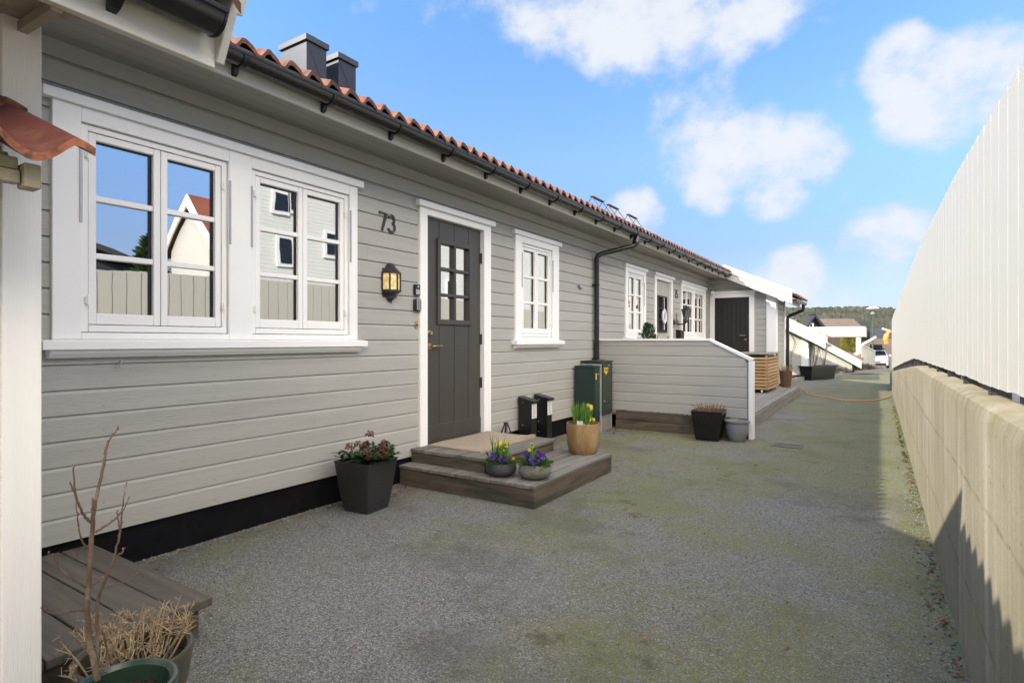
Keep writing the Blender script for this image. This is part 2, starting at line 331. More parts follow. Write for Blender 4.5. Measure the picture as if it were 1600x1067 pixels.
def concrete_mat():
    m, t, b = nodes('cast_concrete'); N, L = t.nodes, t.links
    co = N.new('ShaderNodeTexCoord'); O = co.outputs['Object']
    def noise_(s, st=(1,1,1), d=5, r=.6):
        mp_ = N.new('ShaderNodeMapping'); mp_.inputs['Scale'].default_value = st; L.new(O, mp_.inputs['Vector'])
        n = N.new('ShaderNodeTexNoise'); n.inputs['Scale'].default_value = s; n.inputs['Detail'].default_value = d; n.inputs['Roughness'].default_value = r; L.new(mp_.outputs[0], n.inputs['Vector']); return n.outputs['Fac']
    def rng(v, a, b_, c=0, d=1):
        r = N.new('ShaderNodeMapRange'); r.inputs['From Min'].default_value = a; r.inputs['From Max'].default_value = b_; r.inputs['To Min'].default_value = c; r.inputs['To Max'].default_value = d; L.new(v, r.inputs['Value']); return r.outputs[0]
    def mix(f, a, b_):
        x = N.new('ShaderNodeMix'); x.data_type = 'RGBA'; L.new(f, x.inputs['Factor'])
        for s, v in (('A', a), ('B', b_)):
            if isinstance(v, tuple): x.inputs[s].default_value = (*v, 1)
            else: L.new(v, x.inputs[s])
        return x.outputs['Result']
    sp = N.new('ShaderNodeSeparateXYZ'); L.new(O, sp.inputs[0])
    c = mix(rng(noise_(2.0), .35, .7), (.25,.218,.15), (.345,.302,.22))
    c = mix(rng(noise_(6.0, (1,1,.05), 3), .54, .72, 0, .55), c, (.47,.43,.345))   # lime runs down the face
    c = mix(rng(noise_(4.0, (1,1,.10), 4), .55, .75, 0, .5), c, (.20,.17,.115))      # dirty runs
    a = N.new('ShaderNodeMath'); a.operation = 'ADD'; L.new(noise_(5.0, (1,1,.5)), a.inputs[0]); L.new(rng(sp.outputs[2], .55, 1.05, -.15, .18), a.inputs[1])
    c = mix(rng(a.outputs[0], .58, .8, 0, .55), c, (.21,.175,.075))                  # algae at the crown
    c = mix(rng(noise_(16.0, (.1,1,.012), 3), .50, .62, 0, .22), c, (.45,.405,.31))
    c = mix(rng(noise_(11.0, (.1,1,.02), 3), .54, .66, 0, .22), c, (.19,.16,.105))
    c = mix(rng(noise_(70, (1,1,1), 2), .62, .72, 0, .4), c, (.12,.10,.075))
    def line(v, pos, w):
        a_ = N.new('ShaderNodeMath'); a_.operation = 'SUBTRACT'; L.new(v, a_.inputs[0]); a_.inputs[1].default_value = pos
        b_ = N.new('ShaderNodeMath'); b_.operation = 'ABSOLUTE'; L.new(a_.outputs[0], b_.inputs[0]); return rng(b_.outputs[0], w, w*.3)
    wob = N.new('ShaderNodeMath'); wob.operation = 'MULTIPLY_ADD'; L.new(noise_(3.0), wob.inputs[0]); wob.inputs[1].default_value = .03; L.new(sp.outputs[2], wob.inputs[2])
    for zj in (.34, .735):
        mj = N.new('ShaderNodeMath'); mj.operation = 'MULTIPLY'; L.new(line(wob.outputs[0], zj, .012), mj.inputs[0]); L.new(rng(noise_(9), .40, .58, .1, .75), mj.inputs[1]); c = mix(mj.outputs[0], c, (.17,.145,.10))
    md = N.new('ShaderNodeMath'); md.operation = 'PINGPONG'; L.new(sp.outputs[1], md.inputs[0]); md.inputs[1].default_value = 1.25
    c = mix(line(md.outputs[0], 0.0, .010), c, (.20,.17,.12))
    vo = N.new('ShaderNodeTexVoronoi'); vo.inputs['Scale'].default_value = 24; L.new(O, vo.inputs['Vector'])
    pr = N.new('ShaderNodeMath'); pr.operation = 'MULTIPLY'; L.new(rng(vo.outputs['Distance'], .16, .08), pr.inputs[0]); L.new(rng(noise_(11), .5, .6), pr.inputs[1])
    c = mix(pr.outputs[0], c, (.10,.085,.06))
    L.new(c, b.inputs['Base Color']); b.inputs['Roughness'].default_value = .9; b.inputs['Specular IOR Level'].default_value = .2
    bp = N.new('ShaderNodeBump'); bp.inputs['Strength'].default_value = .5; bp.inputs['Distance'].default_value = .006
    ad = N.new('ShaderNodeMath'); ad.operation = 'ADD'; L.new(noise_(45), ad.inputs[0]); L.new(noise_(7,(1,1,.1)), ad.inputs[1]); L.new(ad.outputs[0], bp.inputs['Height']); L.new(bp.outputs[0], b.inputs['Normal'])
    return m
concrete = concrete_mat()

def forest_mat():
    m, t, b = nodes('wooded_hill'); N, L = t.nodes, t.links
    co = N.new('ShaderNodeTexCoord')
    vo = N.new('ShaderNodeTexVoronoi'); vo.inputs['Scale'].default_value = .16; L.new(co.outputs['Object'], vo.inputs['Vector'])
    n = N.new('ShaderNodeTexNoise'); n.inputs['Scale'].default_value = .035; n.inputs['Detail'].default_value = 8; n.inputs['Roughness'].default_value = .7; L.new(co.outputs['Object'], n.inputs['Vector'])
    s = N.new('ShaderNodeSeparateColor'); L.new(vo.outputs['Color'], s.inputs[0])
    cr = N.new('ShaderNodeValToRGB'); cr.color_ramp.elements[0].color = (.046,.053,.040,1); cr.color_ramp.elements[1].color = (.115,.105,.083,1); x = cr.color_ramp.elements.new(.5); x.color = (.075,.078,.058,1)
    ad = N.new('ShaderNodeMath'); ad.operation = 'MULTIPLY_ADD'; L.new(s.outputs[0], ad.inputs[0]); ad.inputs[1].default_value = .5; mr = N.new('ShaderNodeMapRange'); mr.inputs['From Min'].default_value = .35; mr.inputs['From Max'].default_value = .7; mr.inputs['To Max'].default_value = .55; L.new(n.outputs['Fac'], mr.inputs['Value']); L.new(mr.outputs[0], ad.inputs[2])
    L.new(ad.outputs[0], cr.inputs[0]); L.new(cr.outputs[0], b.inputs['Base Color']); b.inputs['Roughness'].default_value = 1; b.inputs['Specular IOR Level'].default_value = 0
    return m
forest = forest_mat()

# ------------------------------------------------------------------ mesh builder
WLOC = {}
def tag(o, label=None, cat=None, group=None, kind=None):
    if label: o['label'] = label
    if cat: o['category'] = cat
    if group: o['group'] = group
    if kind: o['kind'] = kind
    return o
def thing(name, loc, label, cat, group=None):
    o = bpy.data.objects.new(name, None); COL.objects.link(o); o.location = loc; o.empty_display_size = .2
    WLOC[o.name] = Vector(loc); return tag(o, label, cat, group)
class MB:
    def __init__(s): s.v = []; s.f = []; s.mi = []; s.cur = 0
    def add(s, vs, fs):
        k = len(s.v); s.v += [tuple(p) for p in vs]; s.f += [tuple(i+k for i in f) for f in fs]; s.mi += [s.cur]*len(fs)
    def box(s, x0, x1, y0, y1, z0, z1):
        x0, x1 = min(x0,x1), max(x0,x1); y0, y1 = min(y0,y1), max(y0,y1); z0, z1 = min(z0,z1), max(z0,z1)
        s.add([(x0,y0,z0),(x1,y0,z0),(x1,y1,z0),(x0,y1,z0),(x0,y0,z1),(x1,y0,z1),(x1,y1,z1),(x0,y1,z1)],
              [(0,3,2,1),(4,5,6,7),(0,1,5,4),(1,2,6,5),(2,3,7,6),(3,0,4,7)])
    def obox(s, c, ux, uy, uz, hx, hy, hz):
        c, ux, uy, uz = Vector(c), Vector(ux).normalized(), Vector(uy).normalized(), Vector(uz).normalized()
        P = [c+ux*hx*a+uy*hy*b_+uz*hz*d for d in (-1,1) for a, b_ in ((-1,-1),(1,-1),(1,1),(-1,1))]
        s.add(P, [(0,3,2,1),(4,5,6,7),(0,1,5,4),(1,2,6,5),(2,3,7,6),(3,0,4,7)])
    def bar(s, a, b, w, h, up=(0,0,1)):
        a, b = Vector(a), Vector(b); d = b-a; u = Vector(up); sd = d.cross(u).normalized(); u = sd.cross(d).normalized()
        s.obox((a+b)/2, d, sd, u, d.length/2, w/2, h/2)
    def prism(s, poly, ext):
        """poly: list of 3-D points of a planar outline, ext: extrusion vector"""
        n = len(poly); e = Vector(ext); P = [Vector(p) for p in poly]; P += [p+e for p in P[:n]]
        s.add(P, [tuple(range(n-1,-1,-1)), tuple(range(n,2*n))]+[(i,(i+1)%n,(i+1)%n+n,i+n) for i in range(n)])
    def tube(s, path, rad, sides=8, cap=True):
        path = [Vector(p) for p in path]; n = len(path)
        if not isinstance(rad, (list,tuple)): rad = [rad]*n
        t0 = (path[1]-path[0]).normalized(); ref = Vector((0,0,1)) if abs(t0.z) < .9 else Vector((1,0,0))
        nrm = t0.cross(ref).normalized(); vs = []
        for i, p in enumerate(path):
            t = (path[min(i+1,n-1)]-path[max(i-1,0)]).normalized()
            nrm = (nrm - t*nrm.dot(t)).normalized(); bi = t.cross(nrm)
            for k in range(sides):
                a = 2*math.pi*k/sides; vs.append(p+(nrm*math.cos(a)+bi*math.sin(a))*rad[i])
        fs = [(i*sides+k, i*sides+(k+1)%sides, (i+1)*sides+(k+1)%sides, (i+1)*sides+k) for i in range(n-1) for k in range(sides)]
        if cap: fs += [tuple(range(sides-1,-1,-1)), tuple(range((n-1)*sides, n*sides))]
        s.add(vs, fs)
    def lathe(s, prof, c, n=32, sq=None):
        """prof: (r,z) list from bottom outside up and back down inside"""
        c = Vector(c); vs = []
        for r, z in prof:
            for k in range(n):
                a = 2*math.pi*k/n; vs.append(c+Vector((r*math.cos(a), r*math.sin(a), z)))
        m = len(prof)
        fs = [(i*n+k, i*n+(k+1)%n, (i+1)*n+(k+1)%n, (i+1)*n+k) for i in range(m-1) for k in range(n)]
        fs += [tuple(range(n-1,-1,-1)), tuple(range((m-1)*n, m*n))]
        s.add(vs, fs)
    def ball(s, c, r, sz=1.0, u=8, v=6):
        c = Vector(c); prof = [(r*math.sin(math.pi*i/v)+1e-5, -r*sz*math.cos(math.pi*i/v)) for i in range(v+1)]
        s.lathe(prof, c, u)
    def leaf(s, c, d, ln, w, up=None, bend=.15):
        c, d = Vector(c), Vector(d).normalized(); u = Vector(up) if up else Vector((random.uniform(-1,1),random.uniform(-1,1),random.uniform(-1,1)))
        sd = d.cross(u)
        if sd.length < 1e-3: sd = d.cross(Vector((1,.3,.2)))
        sd.normalize(); nn = sd.cross(d).normalized()
        p0 = c; p1 = c+d*ln*.5+sd*w*.5+nn*bend*ln*.3; p2 = c+d*ln+nn*-bend*ln*.3; p3 = c+d*ln*.5-sd*w*.5+nn*bend*ln*.3; pm = c+d*ln*.5
        s.add([p0,p1,p2,p3,pm], [(0,1,4),(1,2,4),(2,3,4),(3,0,4)])
    def build(s, name, mat, parent=None, smooth=False, bevel=0, kind=None, label=None, loc=None, angle=None):
        me = bpy.data.meshes.new(name)
        off = Vector((0,0,0))
        if parent is not None: off = WLOC[parent.name]
        elif loc is not None: off = Vector(loc)
        me.from_pydata([tuple(Vector(p)-off) for p in s.v], [], s.f); me.update()
        mats = mat if isinstance(mat, (list,tuple)) else [mat]
        for m in mats: me.materials.append(m)
        if len(mats) > 1: me.polygons.foreach_set('material_index', s.mi)
        bm = bmesh.new(); bm.from_mesh(me); bmesh.ops.recalc_face_normals(bm, faces=bm.faces) ; bm.to_mesh(me); bm.free()
        o = bpy.data.objects.new(name, me); COL.objects.link(o)
        if parent is not None: o.parent = parent
        elif loc is not None: o.location = loc
        WLOC[o.name] = off
        if smooth:
            me.polygons.foreach_set('use_smooth', [True]*len(me.polygons))
            try: me.set_sharp_from_angle(angle=R(angle or 40))
            except Exception: pass
        if bevel:
            b = o.modifiers.new('bevel', 'BEVEL'); b.width = bevel; b.segments = 2; b.limit_method = 'ANGLE'; b.angle_limit = R(40)
        if kind: o['kind'] = kind
        if label: o['label'] = label
        return o
def arc(c, r, a0, a1, n, ax='xz'):
    out = []
    for i in range(n+1):
        a = R(a0+(a1-a0)*i/n); u, v = r*math.cos(a), r*math.sin(a)
        out.append(Vector(c)+(Vector((u,0,v)) if ax == 'xz' else Vector((0,u,v)) if ax == 'yz' else Vector((u,v,0))))
    return out
def smoothpath(pts, n=6):
    P = [Vector(p) for p in pts]; P = [P[0]*2-P[1]]+P+[P[-1]*2-P[-2]]; out = []
    for i in range(1, len(P)-2):
        for k in range(n):
            t = k/n; a, b, c, d = P[i-1], P[i], P[i+1], P[i+2]
            out.append(.5*((2*b)+(c-a)*t+(2*a-5*b+4*c-d)*t*t+(3*b-a-3*c+d)*t**3))
    out.append(P[-2]); return out

# horizontal shiplap cladding: one island per board, chamfered top edge, shadow gap under each lap
def cladding(mb, tr, a0, a1, z0, z1, pitch, openings=(), top=None, joints=()):
    """tr(a, out, z) -> point; a runs along the wall; top(a)->z or None limits; openings = (a0,a1,z0,z1)"""
    def out(zr): return .022 if zr < pitch*.845 else .022-(zr-pitch*.845)/(pitch*.155)*.013
    def piece(s0, s1, zb, lo, hi):
        if s1-s0 < .004 or hi-lo < .004: return
        zs = [lo]+([zb+pitch*.845] if lo < zb+pitch*.845-.001 < hi-.002 else [])+[hi]
        prof = [(0.0, lo)]+[(out(z-zb), z) for z in zs]+[(0.0, hi)]
        def lim(z, e):
            return e(z) if callable(e) else e
        vs = []
        for e in (s0, s1):
            for o_, z in prof: vs.append(tr(lim(z, e), o_, z))
        n = len(prof)
        mb.add(vs, [tuple(range(n)), tuple(range(2*n-1, n-1, -1))]+[(i, i+n, i+n+1, i+1) for i in range(n-1)])
    nb = int(math.ceil((z1-z0)/pitch-1e-6))
    for i in range(nb):
        zb = z0+i*pitch; lo, hi = zb+.0015, min(zb+pitch, z1)
        cuts = sorted([a0, a1]+[c for o in openings if o[2] < hi and o[3] > lo for c in o[:2] if a0 < c < a1]+[c+((i*53)%17)*.17 for c in joints if ((i*7+int(c*3)) % 5) == 1 and a0 < c+((i*53)%17)*.17 < a1])
        for s0, s1 in zip(cuts[:-1], cuts[1:]):
            mid = (s0+s1)/2; rngs = [(lo, hi)]
            for oa, ob, oc, od in openings:
                if oa < mid < ob:
                    new = []
                    for l, h in rngs:
                        if od <= l or oc >= h: new.append((l, h)); continue
                        if oc > l: new.append((l, oc))
                        if od < h: new.append((od, h))
                    rngs = new
            for l, h in rngs:
                e1 = s1
                if top is not None and abs(s1-a1) < 1e-6:
                    if top(l) < s0: continue
                    e1 = (lambda z, s=s1: min(s, top(z)))
                piece2(piece, s0, e1, zb, l, h) if callable(e1) else piece(s0, s1-.0008 if s1 < a1 else s1, zb, l, h)
def piece2(piece, s0, e1, zb, l, h):
    # piece() only needs the width check for plain numbers
    class E:
        def __call__(s, z): return max(e1(z), s0+.001)
        def __sub__(s, o): return 1.0
    piece(s0, E(), zb, l, h)
def wallX(X): return lambda a, o, z: (X+o, a, z)          # facing +x, runs along y
def wallYm(Y): return lambda a, o, z: (a, Y-o, z)         # facing -y, runs along x
# ================================================================== the setting
g = MB()
xs = [-60,-12,-4,-1,0,1,2,3,4,5,8,16,40,80]; ys = [-30,-8,-2,0,2,4,6,8,10,12,16,20,24,30,40,60,90,140,220,400]
def gz(y): return 0 if y < 24 else -(y-24)*.033 if y < 90 else -2.18-(y-90)*.01
for i in range(len(xs)-1):
    for j in range(len(ys)-1):
        P = [(xs[i],ys[j],gz(ys[j])),(xs[i+1],ys[j],gz(ys[j])),(xs[i+1],ys[j+1],gz(ys[j+1])),(xs[i],ys[j+1],gz(ys[j+1]))]; g.add(P,[(0,1,2,3)])
g.build('ground', asphalt, kind='structure')

# wooded ridge on the horizon
hb = MB(); rows = []; cols = 260
for r_ in range(26):
    fr = r_/25; row = []
    for c_ in range(cols):
        px = 1040+c_*2.2; k = 330+fr*150
        crest = 56+5*math.sin(c_*.021+1.2)+3*math.sin(c_*.055)
        p = atD(px, VY-crest*(fr**.6)*.97+24*(1-fr), k)
        nzv = noise.noise(Vector((px*.16, fr*17, 3)))*2.2+noise.noise(Vector((px*.45, fr*40, 9)))*1.6
        p.z += nzv*(.5+fr*.5); p.y += nzv*1.5; row.append(p)
    rows.append(row)
vs = [p for r_ in rows for p in r_]
hb.add(vs, [(a*cols+b, a*cols+b+1, (a+1)*cols+b+1, (a+1)*cols+b) for a in range(25) for b in range(cols-1)])
hb.build('hills', forest, kind='structure')

# ================================================================== the grey row house
PITCH = .1285; Z0 = .214
house = thing('row_house', (0, 7.5, 0), 'long grey clapboard row house with white window trim and red tiled roof along the lane', 'house')
YE = 14.36                                   # inner corner with the storage projection
win_open = [(1.24,2.075,1.26,2.38),(2.19,3.05,1.26,2.38),(5.555,6.30,1.26,2.40),(8.88,9.63,1.3,2.38),(11.98,13.78,1.3,2.38)]
door_open = [(3.92,4.835,0,2.39),(10.31,11.19,0,2.39)]
b = MB(); cladding(b, wallX(0), .3, YE, Z0, 2.745, PITCH, win_open+door_open, joints=(1.7,4.6,7.0,9.9))
b.build('wall', siding, house)
b = MB(); b.box(-.05,-.002,.3,3.92,0,Z0+.03); b.box(-.05,-.002,4.835,10.31,0,Z0+.03); b.box(-.05,-.002,11.19,YE,0,Z0+.03); b.build('plinth', plinth_m, house)
# what stands behind the windows: a dim room
b = MB(); b.box(-3.6,-3.55,.3,17,0,2.75); b.box(-3.6,-.05,.25,.3,0,2.75); b.box(-3.55,-.03,.3,YE,-.02,.2); b.box(-3.55,.0,.3,YE,2.76,2.8)
for yy in (3.5, 7.6, 10.1, 14.3): b.box(-3.55,-.06,yy,yy+.08,.2,2.76)
b.build('room', interior_m, house)
# back of the house and ends
b = MB(); b.box(-8.2,-8.1,.3,16.1,0,2.8); b.box(-8.1,-3.6,16.0,16.1,0,2.8); b.build('rear_wall', siding_x, house)

SX0, SZ0, SX1, SZ1 = .0, 2.745, .455, 2.70                  # soffit
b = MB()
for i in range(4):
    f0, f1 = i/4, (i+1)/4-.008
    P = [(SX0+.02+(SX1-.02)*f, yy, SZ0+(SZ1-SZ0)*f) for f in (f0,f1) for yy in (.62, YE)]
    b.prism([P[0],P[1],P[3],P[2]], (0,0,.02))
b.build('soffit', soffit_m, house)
b = MB(); b.box(.455,.478,.62,14.0,2.692,2.83); b.build('fascia', white_beam, house, bevel=.003)

# roof: pantiles laid in courses
PITCHR = math.tan(R(24.3)); WAVE = .150
def tiles(mb, xe, ze, y0, y1, courses, back_z=None, clen=.34, step=.026, wave=WAVE, amp=.029, samp=8, lip=.030):
    n = max(2, int(round((y1-y0)/wave*samp)))
    def w(y):
        ph = 2*math.pi*y/wave; return amp*math.sin(ph)+amp*.28*math.sin(2*ph+.6)
    for j in range(courses):
        xa = xe-j*clen; za = ze+j*clen*PITCHR; xb = xe-(j+1)*clen-.03; zb = ze+(j+1)*clen*PITCHR
        vs = []; js = [random.uniform(-.004,.004) for _ in range(int((y1-y0)/wave)+3)]
        for i in range(n+1):
            y = y0+(y1-y0)*i/n; t = js[int((y-y0)/wave)]
            vs += [(xa+t, y, za+w(y)-lip), (xa+t, y, za+w(y)), (xb, y, zb+w(y)-step)]
        fs = []
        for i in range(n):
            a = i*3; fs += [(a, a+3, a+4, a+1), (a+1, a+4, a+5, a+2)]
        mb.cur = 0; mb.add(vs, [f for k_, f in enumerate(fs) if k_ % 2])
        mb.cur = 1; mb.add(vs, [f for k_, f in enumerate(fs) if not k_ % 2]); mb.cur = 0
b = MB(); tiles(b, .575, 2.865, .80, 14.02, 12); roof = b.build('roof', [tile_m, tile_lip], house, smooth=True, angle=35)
b = MB()                                     # the far slope and boards under the tiles
b.add([(-3.55,.8,4.66),(-3.55,16.1,4.66),(-8.6,16.1,2.4),(-8.6,.8,2.4)], [(0,1,2,3)])
b.add([(.52,.8,2.815),(.52,14.02,2.815),(-3.55,14.02,4.60),(-3.55,.8,4.60)], [(0,1,2,3)])
b.build('roof_decking', roof_dk, house)
b = MB(); b.prism([(.478,.80,2.80),(.575,.80,2.80),(.568,.80,2.835),(.478,.80,2.862)], (0,13.2,0)); b.build('eaves_flashing', dkmetal, house)

# gutter with brackets
GXc, GZc, GR = .548, 2.792, .056
def gutter(mb, xc, zc, r, y0, y1, th=.004):
    outer = arc((xc,0,zc), r, 180, 360, 14); inner = arc((xc,0,zc), r-th, 360, 180, 14)
    mb.prism([Vector((p.x, y0, p.z)) for p in outer+inner], (0, y1-y0, 0))
    mb.tube([(xc+r, y0, zc), (xc+r, y1, zc)], .0085, 8)
    for ye in (y0, y1-.006): mb.prism([Vector((p.x, ye, p.z)) for p in arc((xc,0,zc), r+.003, 180, 360, 14)], (0,.006,0))
b = MB(); gutter(b, GXc, GZc, GR, 1.0, 13.98); gut = b.build('gutter', gut_m, house, smooth=True, angle=30)
bk = None; y = 1.22
while y < 13.95:
    if bk is None:
        b = MB(); o_ = [(p.x, 1.22-.014, p.z) for p in arc((GXc,0,GZc), GR+.008, 178, 352, 12)]; i_ = [(p.x, 1.22-.014, p.z) for p in arc((GXc,0,GZc), GR+.001, 352, 178, 12)]
        b.prism(o_+i_, (0,.028,0)); b.prism([(.478,1.206,2.70),(.50,1.206,2.712),(.515,1.206,2.745),(.487,1.206,2.79),(.478,1.206,2.79)], (0,.028,0))
        bk = b.build('gutter_bracket', black_pl, gut)
    else:
        c = bk.copy(); COL.objects.link(c); c.parent = gut; c.location = (0, y-1.22, 0)
    y += .60
# downpipe
yd = 7.56; yg = 7.90
b = MB()
b.lathe([(.062,0),(.062,.02),(.040,.10),(.038,.10)], (GXc, yg, GZc-.15), 20)
path = [(GXc,yg,GZc-.06),(GXc,yg,2.655),(GXc-.015,yg-.008,2.625),(GXc-.05,yg-.03,2.60),(.13,yd+.035,2.485),(.09,yd+.005,2.455),(.075,yd,2.42),(.075,yd,.12)]
b.tube(path, .036, 16); dp = b.build('downpipe', gut_m, house, smooth=True)
for zz in (2.02, .95):
    b = MB(); b.lathe([(.037,0),(.043,.004),(.043,.03),(.037,.034)], (.075,yd,zz), 18); b.box(.0,.05,yd-.05,yd-.04,zz+.005,zz+.03); b.build('pipe_clamp', black_pl, dp)
# chimneys in folded sheet metal
for (pl, pm, pr, topy) in ((440,479,510,52),(520,529,556,81)):
    XF = -3.4; ya = onX(pm,60,XF).y; yb = onX(pr,60,XF).y; zt = onX(pm,topy,XF).z
    xb = XF-.58
    b = MB(); b.box(xb, XF, ya, yb, 4.0, zt-.10)
    # standing seams and the diagonal cross-breaks in the sheet
    e = .006
    b.tube([(XF+e*.3, ya+.01, zt-.12),(XF+e*.3, yb-.01, 4.9)], .003, 5)
    ch = b.build('chimney', chim_m, house, bevel=.004)
    b = MB(); b.box(xb-.03, XF+.03, ya-.03, yb+.03, zt-.10, zt-.015); b.build('chimney_cap', chimcap_m, ch, bevel=.004)
    b = MB(); b.lathe([(.11,0),(.115,.04),(.10,.055),(.001,.06)], ((XF-.15), (ya+yb)/2, zt-.015), 20); b.build('flue_cowl', dkmetal, ch, smooth=True)
# roof-step brackets for the sweep
for px in (925, 950, 981):
    p = onX(px, 320, .30); zz = 2.865+(.575-.30)*PITCHR
    b = MB(); y0 = p.y
    for dy in (0,.34): b.tube([(.42,y0+dy,zz-.02),(.30,y0+dy,zz+.15),(.22,y0+dy,zz+.04)], .007, 6)
    b.bar((.30,y0-.02,zz+.155),(.30,y0+.36,zz+.155),.05,.010); b.build('roof_step', roof_br, house)

# ------------------------------------------------------------------ windows
def window(y0, y1, zs, zt, lights, parent, head=True, label=None, rows=3, cols=1, bar=.034, X=.022, trim=.105, curtain=False, sashw=.062, pairs=True):
    """casing y0..y1, zs = sill top, zt = underside of head trim; lights = list of (l0,l1) openings, each holding a pair of sashes"""
    b = MB(); xo = X+.022; ys = [y0]+[v for l in lights for v in l]+[y1]
    zb, zc = zs+.035, zt-.075
    for i in range(0, len(ys), 2): b.box(-.03, xo, ys[i], ys[i+1], zs, zt)
    for l0, l1 in lights: b.box(-.03, xo-.001, l0, l1, zc, zt); b.box(-.03, xo-.001, l0, l1, zs, zb)
    b.box(.0, X+.045, y0-.045, y1+.045, zt+.001, zt+.052)                                # head board
    w = b.build('window', white, parent, bevel=.004, label=label)
    WLOC[w.name] = WLOC[parent.name]
    b = MB(); b.prism([(0,y0-.055,zs-.052),(X+.078,y0-.055,zs-.052),(X+.078,y0-.055,zs-.010),(X+.02,y0-.055,zs-.001),(0,y0-.055,zs-.001)], (0, y1-y0+.11, 0))
    b.prism([(0,y0-.02,zs-.095),(X+.03,y0-.02,zs-.095),(X+.055,y0-.02,zs-.07),(X+.062,y0-.02,zs-.053),(0,y0-.02,zs-.053)], (0, y1-y0+.04, 0))
    b.build('sill', white, w, bevel=.002)
    for l0, l1 in lights:
        m = (l0+l1)/2
        b = MB(); fx = xo-.020                                                            # fixed frame, slightly set back
        for a0, a1 in ((l0+.004,l0+.036),(l1-.036,l1-.004)): b.box(-.05, fx, a0, a1, zb+.004, zc-.004)
        b.box(-.05, fx-.001, l0+.036, l1-.036, zc-.034, zc-.004); b.box(-.05, fx+.006, l0+.036, l1-.036, zb+.004, zb+.040)
        b.build('frame', white, w, bevel=.003)
        halves = ((l0+.039, m-.002),(m+.002, l1-.039)) if pairs else ((l0+.039, l1-.039),)
        for a0, a1 in halves:
            sx = fx-.006; s0, s1 = zb+.044, zc-.038; sw = .036
            b = MB()
            b.box(-.045, sx, a0, a0+sw, s0, s1); b.box(-.045, sx, a1-sw, a1, s0, s1); b.box(-.045, sx-.001, a0+sw, a1-sw, s1-sw, s1); b.box(-.045, sx-.001, a0+sw, a1-sw, s0, s0+.058)
            gz0, gz1 = s0+.058, s1-sw
            for r_ in range(1, rows): zz = gz0+(gz1-gz0)*r_/rows; b.box(-.02, sx-.007, a0+sw, a1-sw, zz-.015, zz+.015)
            for c_ in range(1, cols): yy = a0+sw+(a1-a0-2*sw)*c_/cols; b.box(-.02, sx-.0075, yy-.012, yy+.012, gz0, gz1)
            b.build('sash', white, w, bevel=.004)
            b = MB(); b.box(-.018, -.012, a0+sw-.004, a1-sw+.004, gz0-.004, gz1+.004); b.build('pane', glass, w)
            b = MB(); b.box(-.0115, -.007, a0+sw, a0+sw+.003, gz0, gz1); b.box(-.0115, -.007, a1-sw-.017, a1-sw, gz0, gz1); b.box(-.0115,-.007,a0+sw+.003,a1-sw-.017,gz1-.010,gz1); b.build('pane_edge_strip', black_pl, w)  # black strips before the pane: wide on one side, narrower on top
        if pairs:
            for yy in (l0+.03, l1-.03):
                for zz in (zb+.17, zc-.16):
                    b = MB(); b.box(fx, fx+.010, yy-.010, yy+.010, zz-.018, zz+.018); b.tube([(fx+.012, yy, zz-.026),(fx+.012, yy, zz+.026)], .005, 8); b.build('hinge', white, w)
            for yy in (l0-.004, l1+.004):
                b = MB(); b.box(xo, xo+.006, yy-.006, yy+.006, zc-.52, zc-.12); b.build('stay_cover', steel, w)
        if curtain:
            b = MB(); n = 60; vs = []
            for half in (0,1):
                a, e = (l0+.05, l0+.05+(l1-l0)*.33) if half == 0 else (l1-.05-(l1-l0)*.33, l1-.05)
                vs = []
                for i in range(n+1):
                    yy = a+(e-a)*i/n; xx = -.12+.02*math.sin(i*.9)+.008*math.sin(i*2.3)
                    vs += [(xx,yy,zb),(xx,yy,zc)]
                b.add(vs, [(2*i,2*i+2,2*i+3,2*i+1) for i in range(n)])
            b.build('curtain', curtain_m, w, smooth=True)
    return w
window(1.139, 3.108, 1.243, 2.44, [(1.263,2.054),(2.211,3.031)], house, label='wide white double window beside the house number')
window(5.433, 6.471, 1.243, 2.44, [(5.57,6.30)], house, label='narrow white window between the dark door and the downpipe')
window(8.77, 9.733, 1.29, 2.44, [(8.88,9.63)], house, label='white window above the grey partition')
window(11.896, 13.871, 1.29, 2.44, [(11.98,12.86),(12.92,13.79)], house, cols=2, curtain=True, label='white double window with curtains beside the farthest front door', pairs=False)

# ------------------------------------------------------------------ doors
def door_casing(y0, y1, l0, l1, lt, zb, parent):
    b = MB(); xo = .046
    b.box(-.03, xo, y0, l0-.004, zb, 2.44); b.box(-.03, xo, l1+.004, y1, zb, 2.44); b.box(-.03, xo-.001, l0-.004, l1+.004, lt+.006, 2.44)
    b.box(0, .075, y0-.04, y1+.045, 2.441, 2.493)
    return b.build('door_casing', white, parent, bevel=.004)
door_casing(3.836, 4.942, 3.939, 4.815, 2.372, .195, house)
dx0, dx1 = -.045, -.002
L0, L1, LT, LB = 3.939, 4.815, 2.372, .285
b = MB()
edges = [L0, 4.137, 4.137+.1625, 4.137+.325, 4.62, L1]
g0, g1, gzb, gzt = 4.140, 4.612, 1.425, 2.165
eds = [L0, 4.150, 4.378, 4.606, L1]
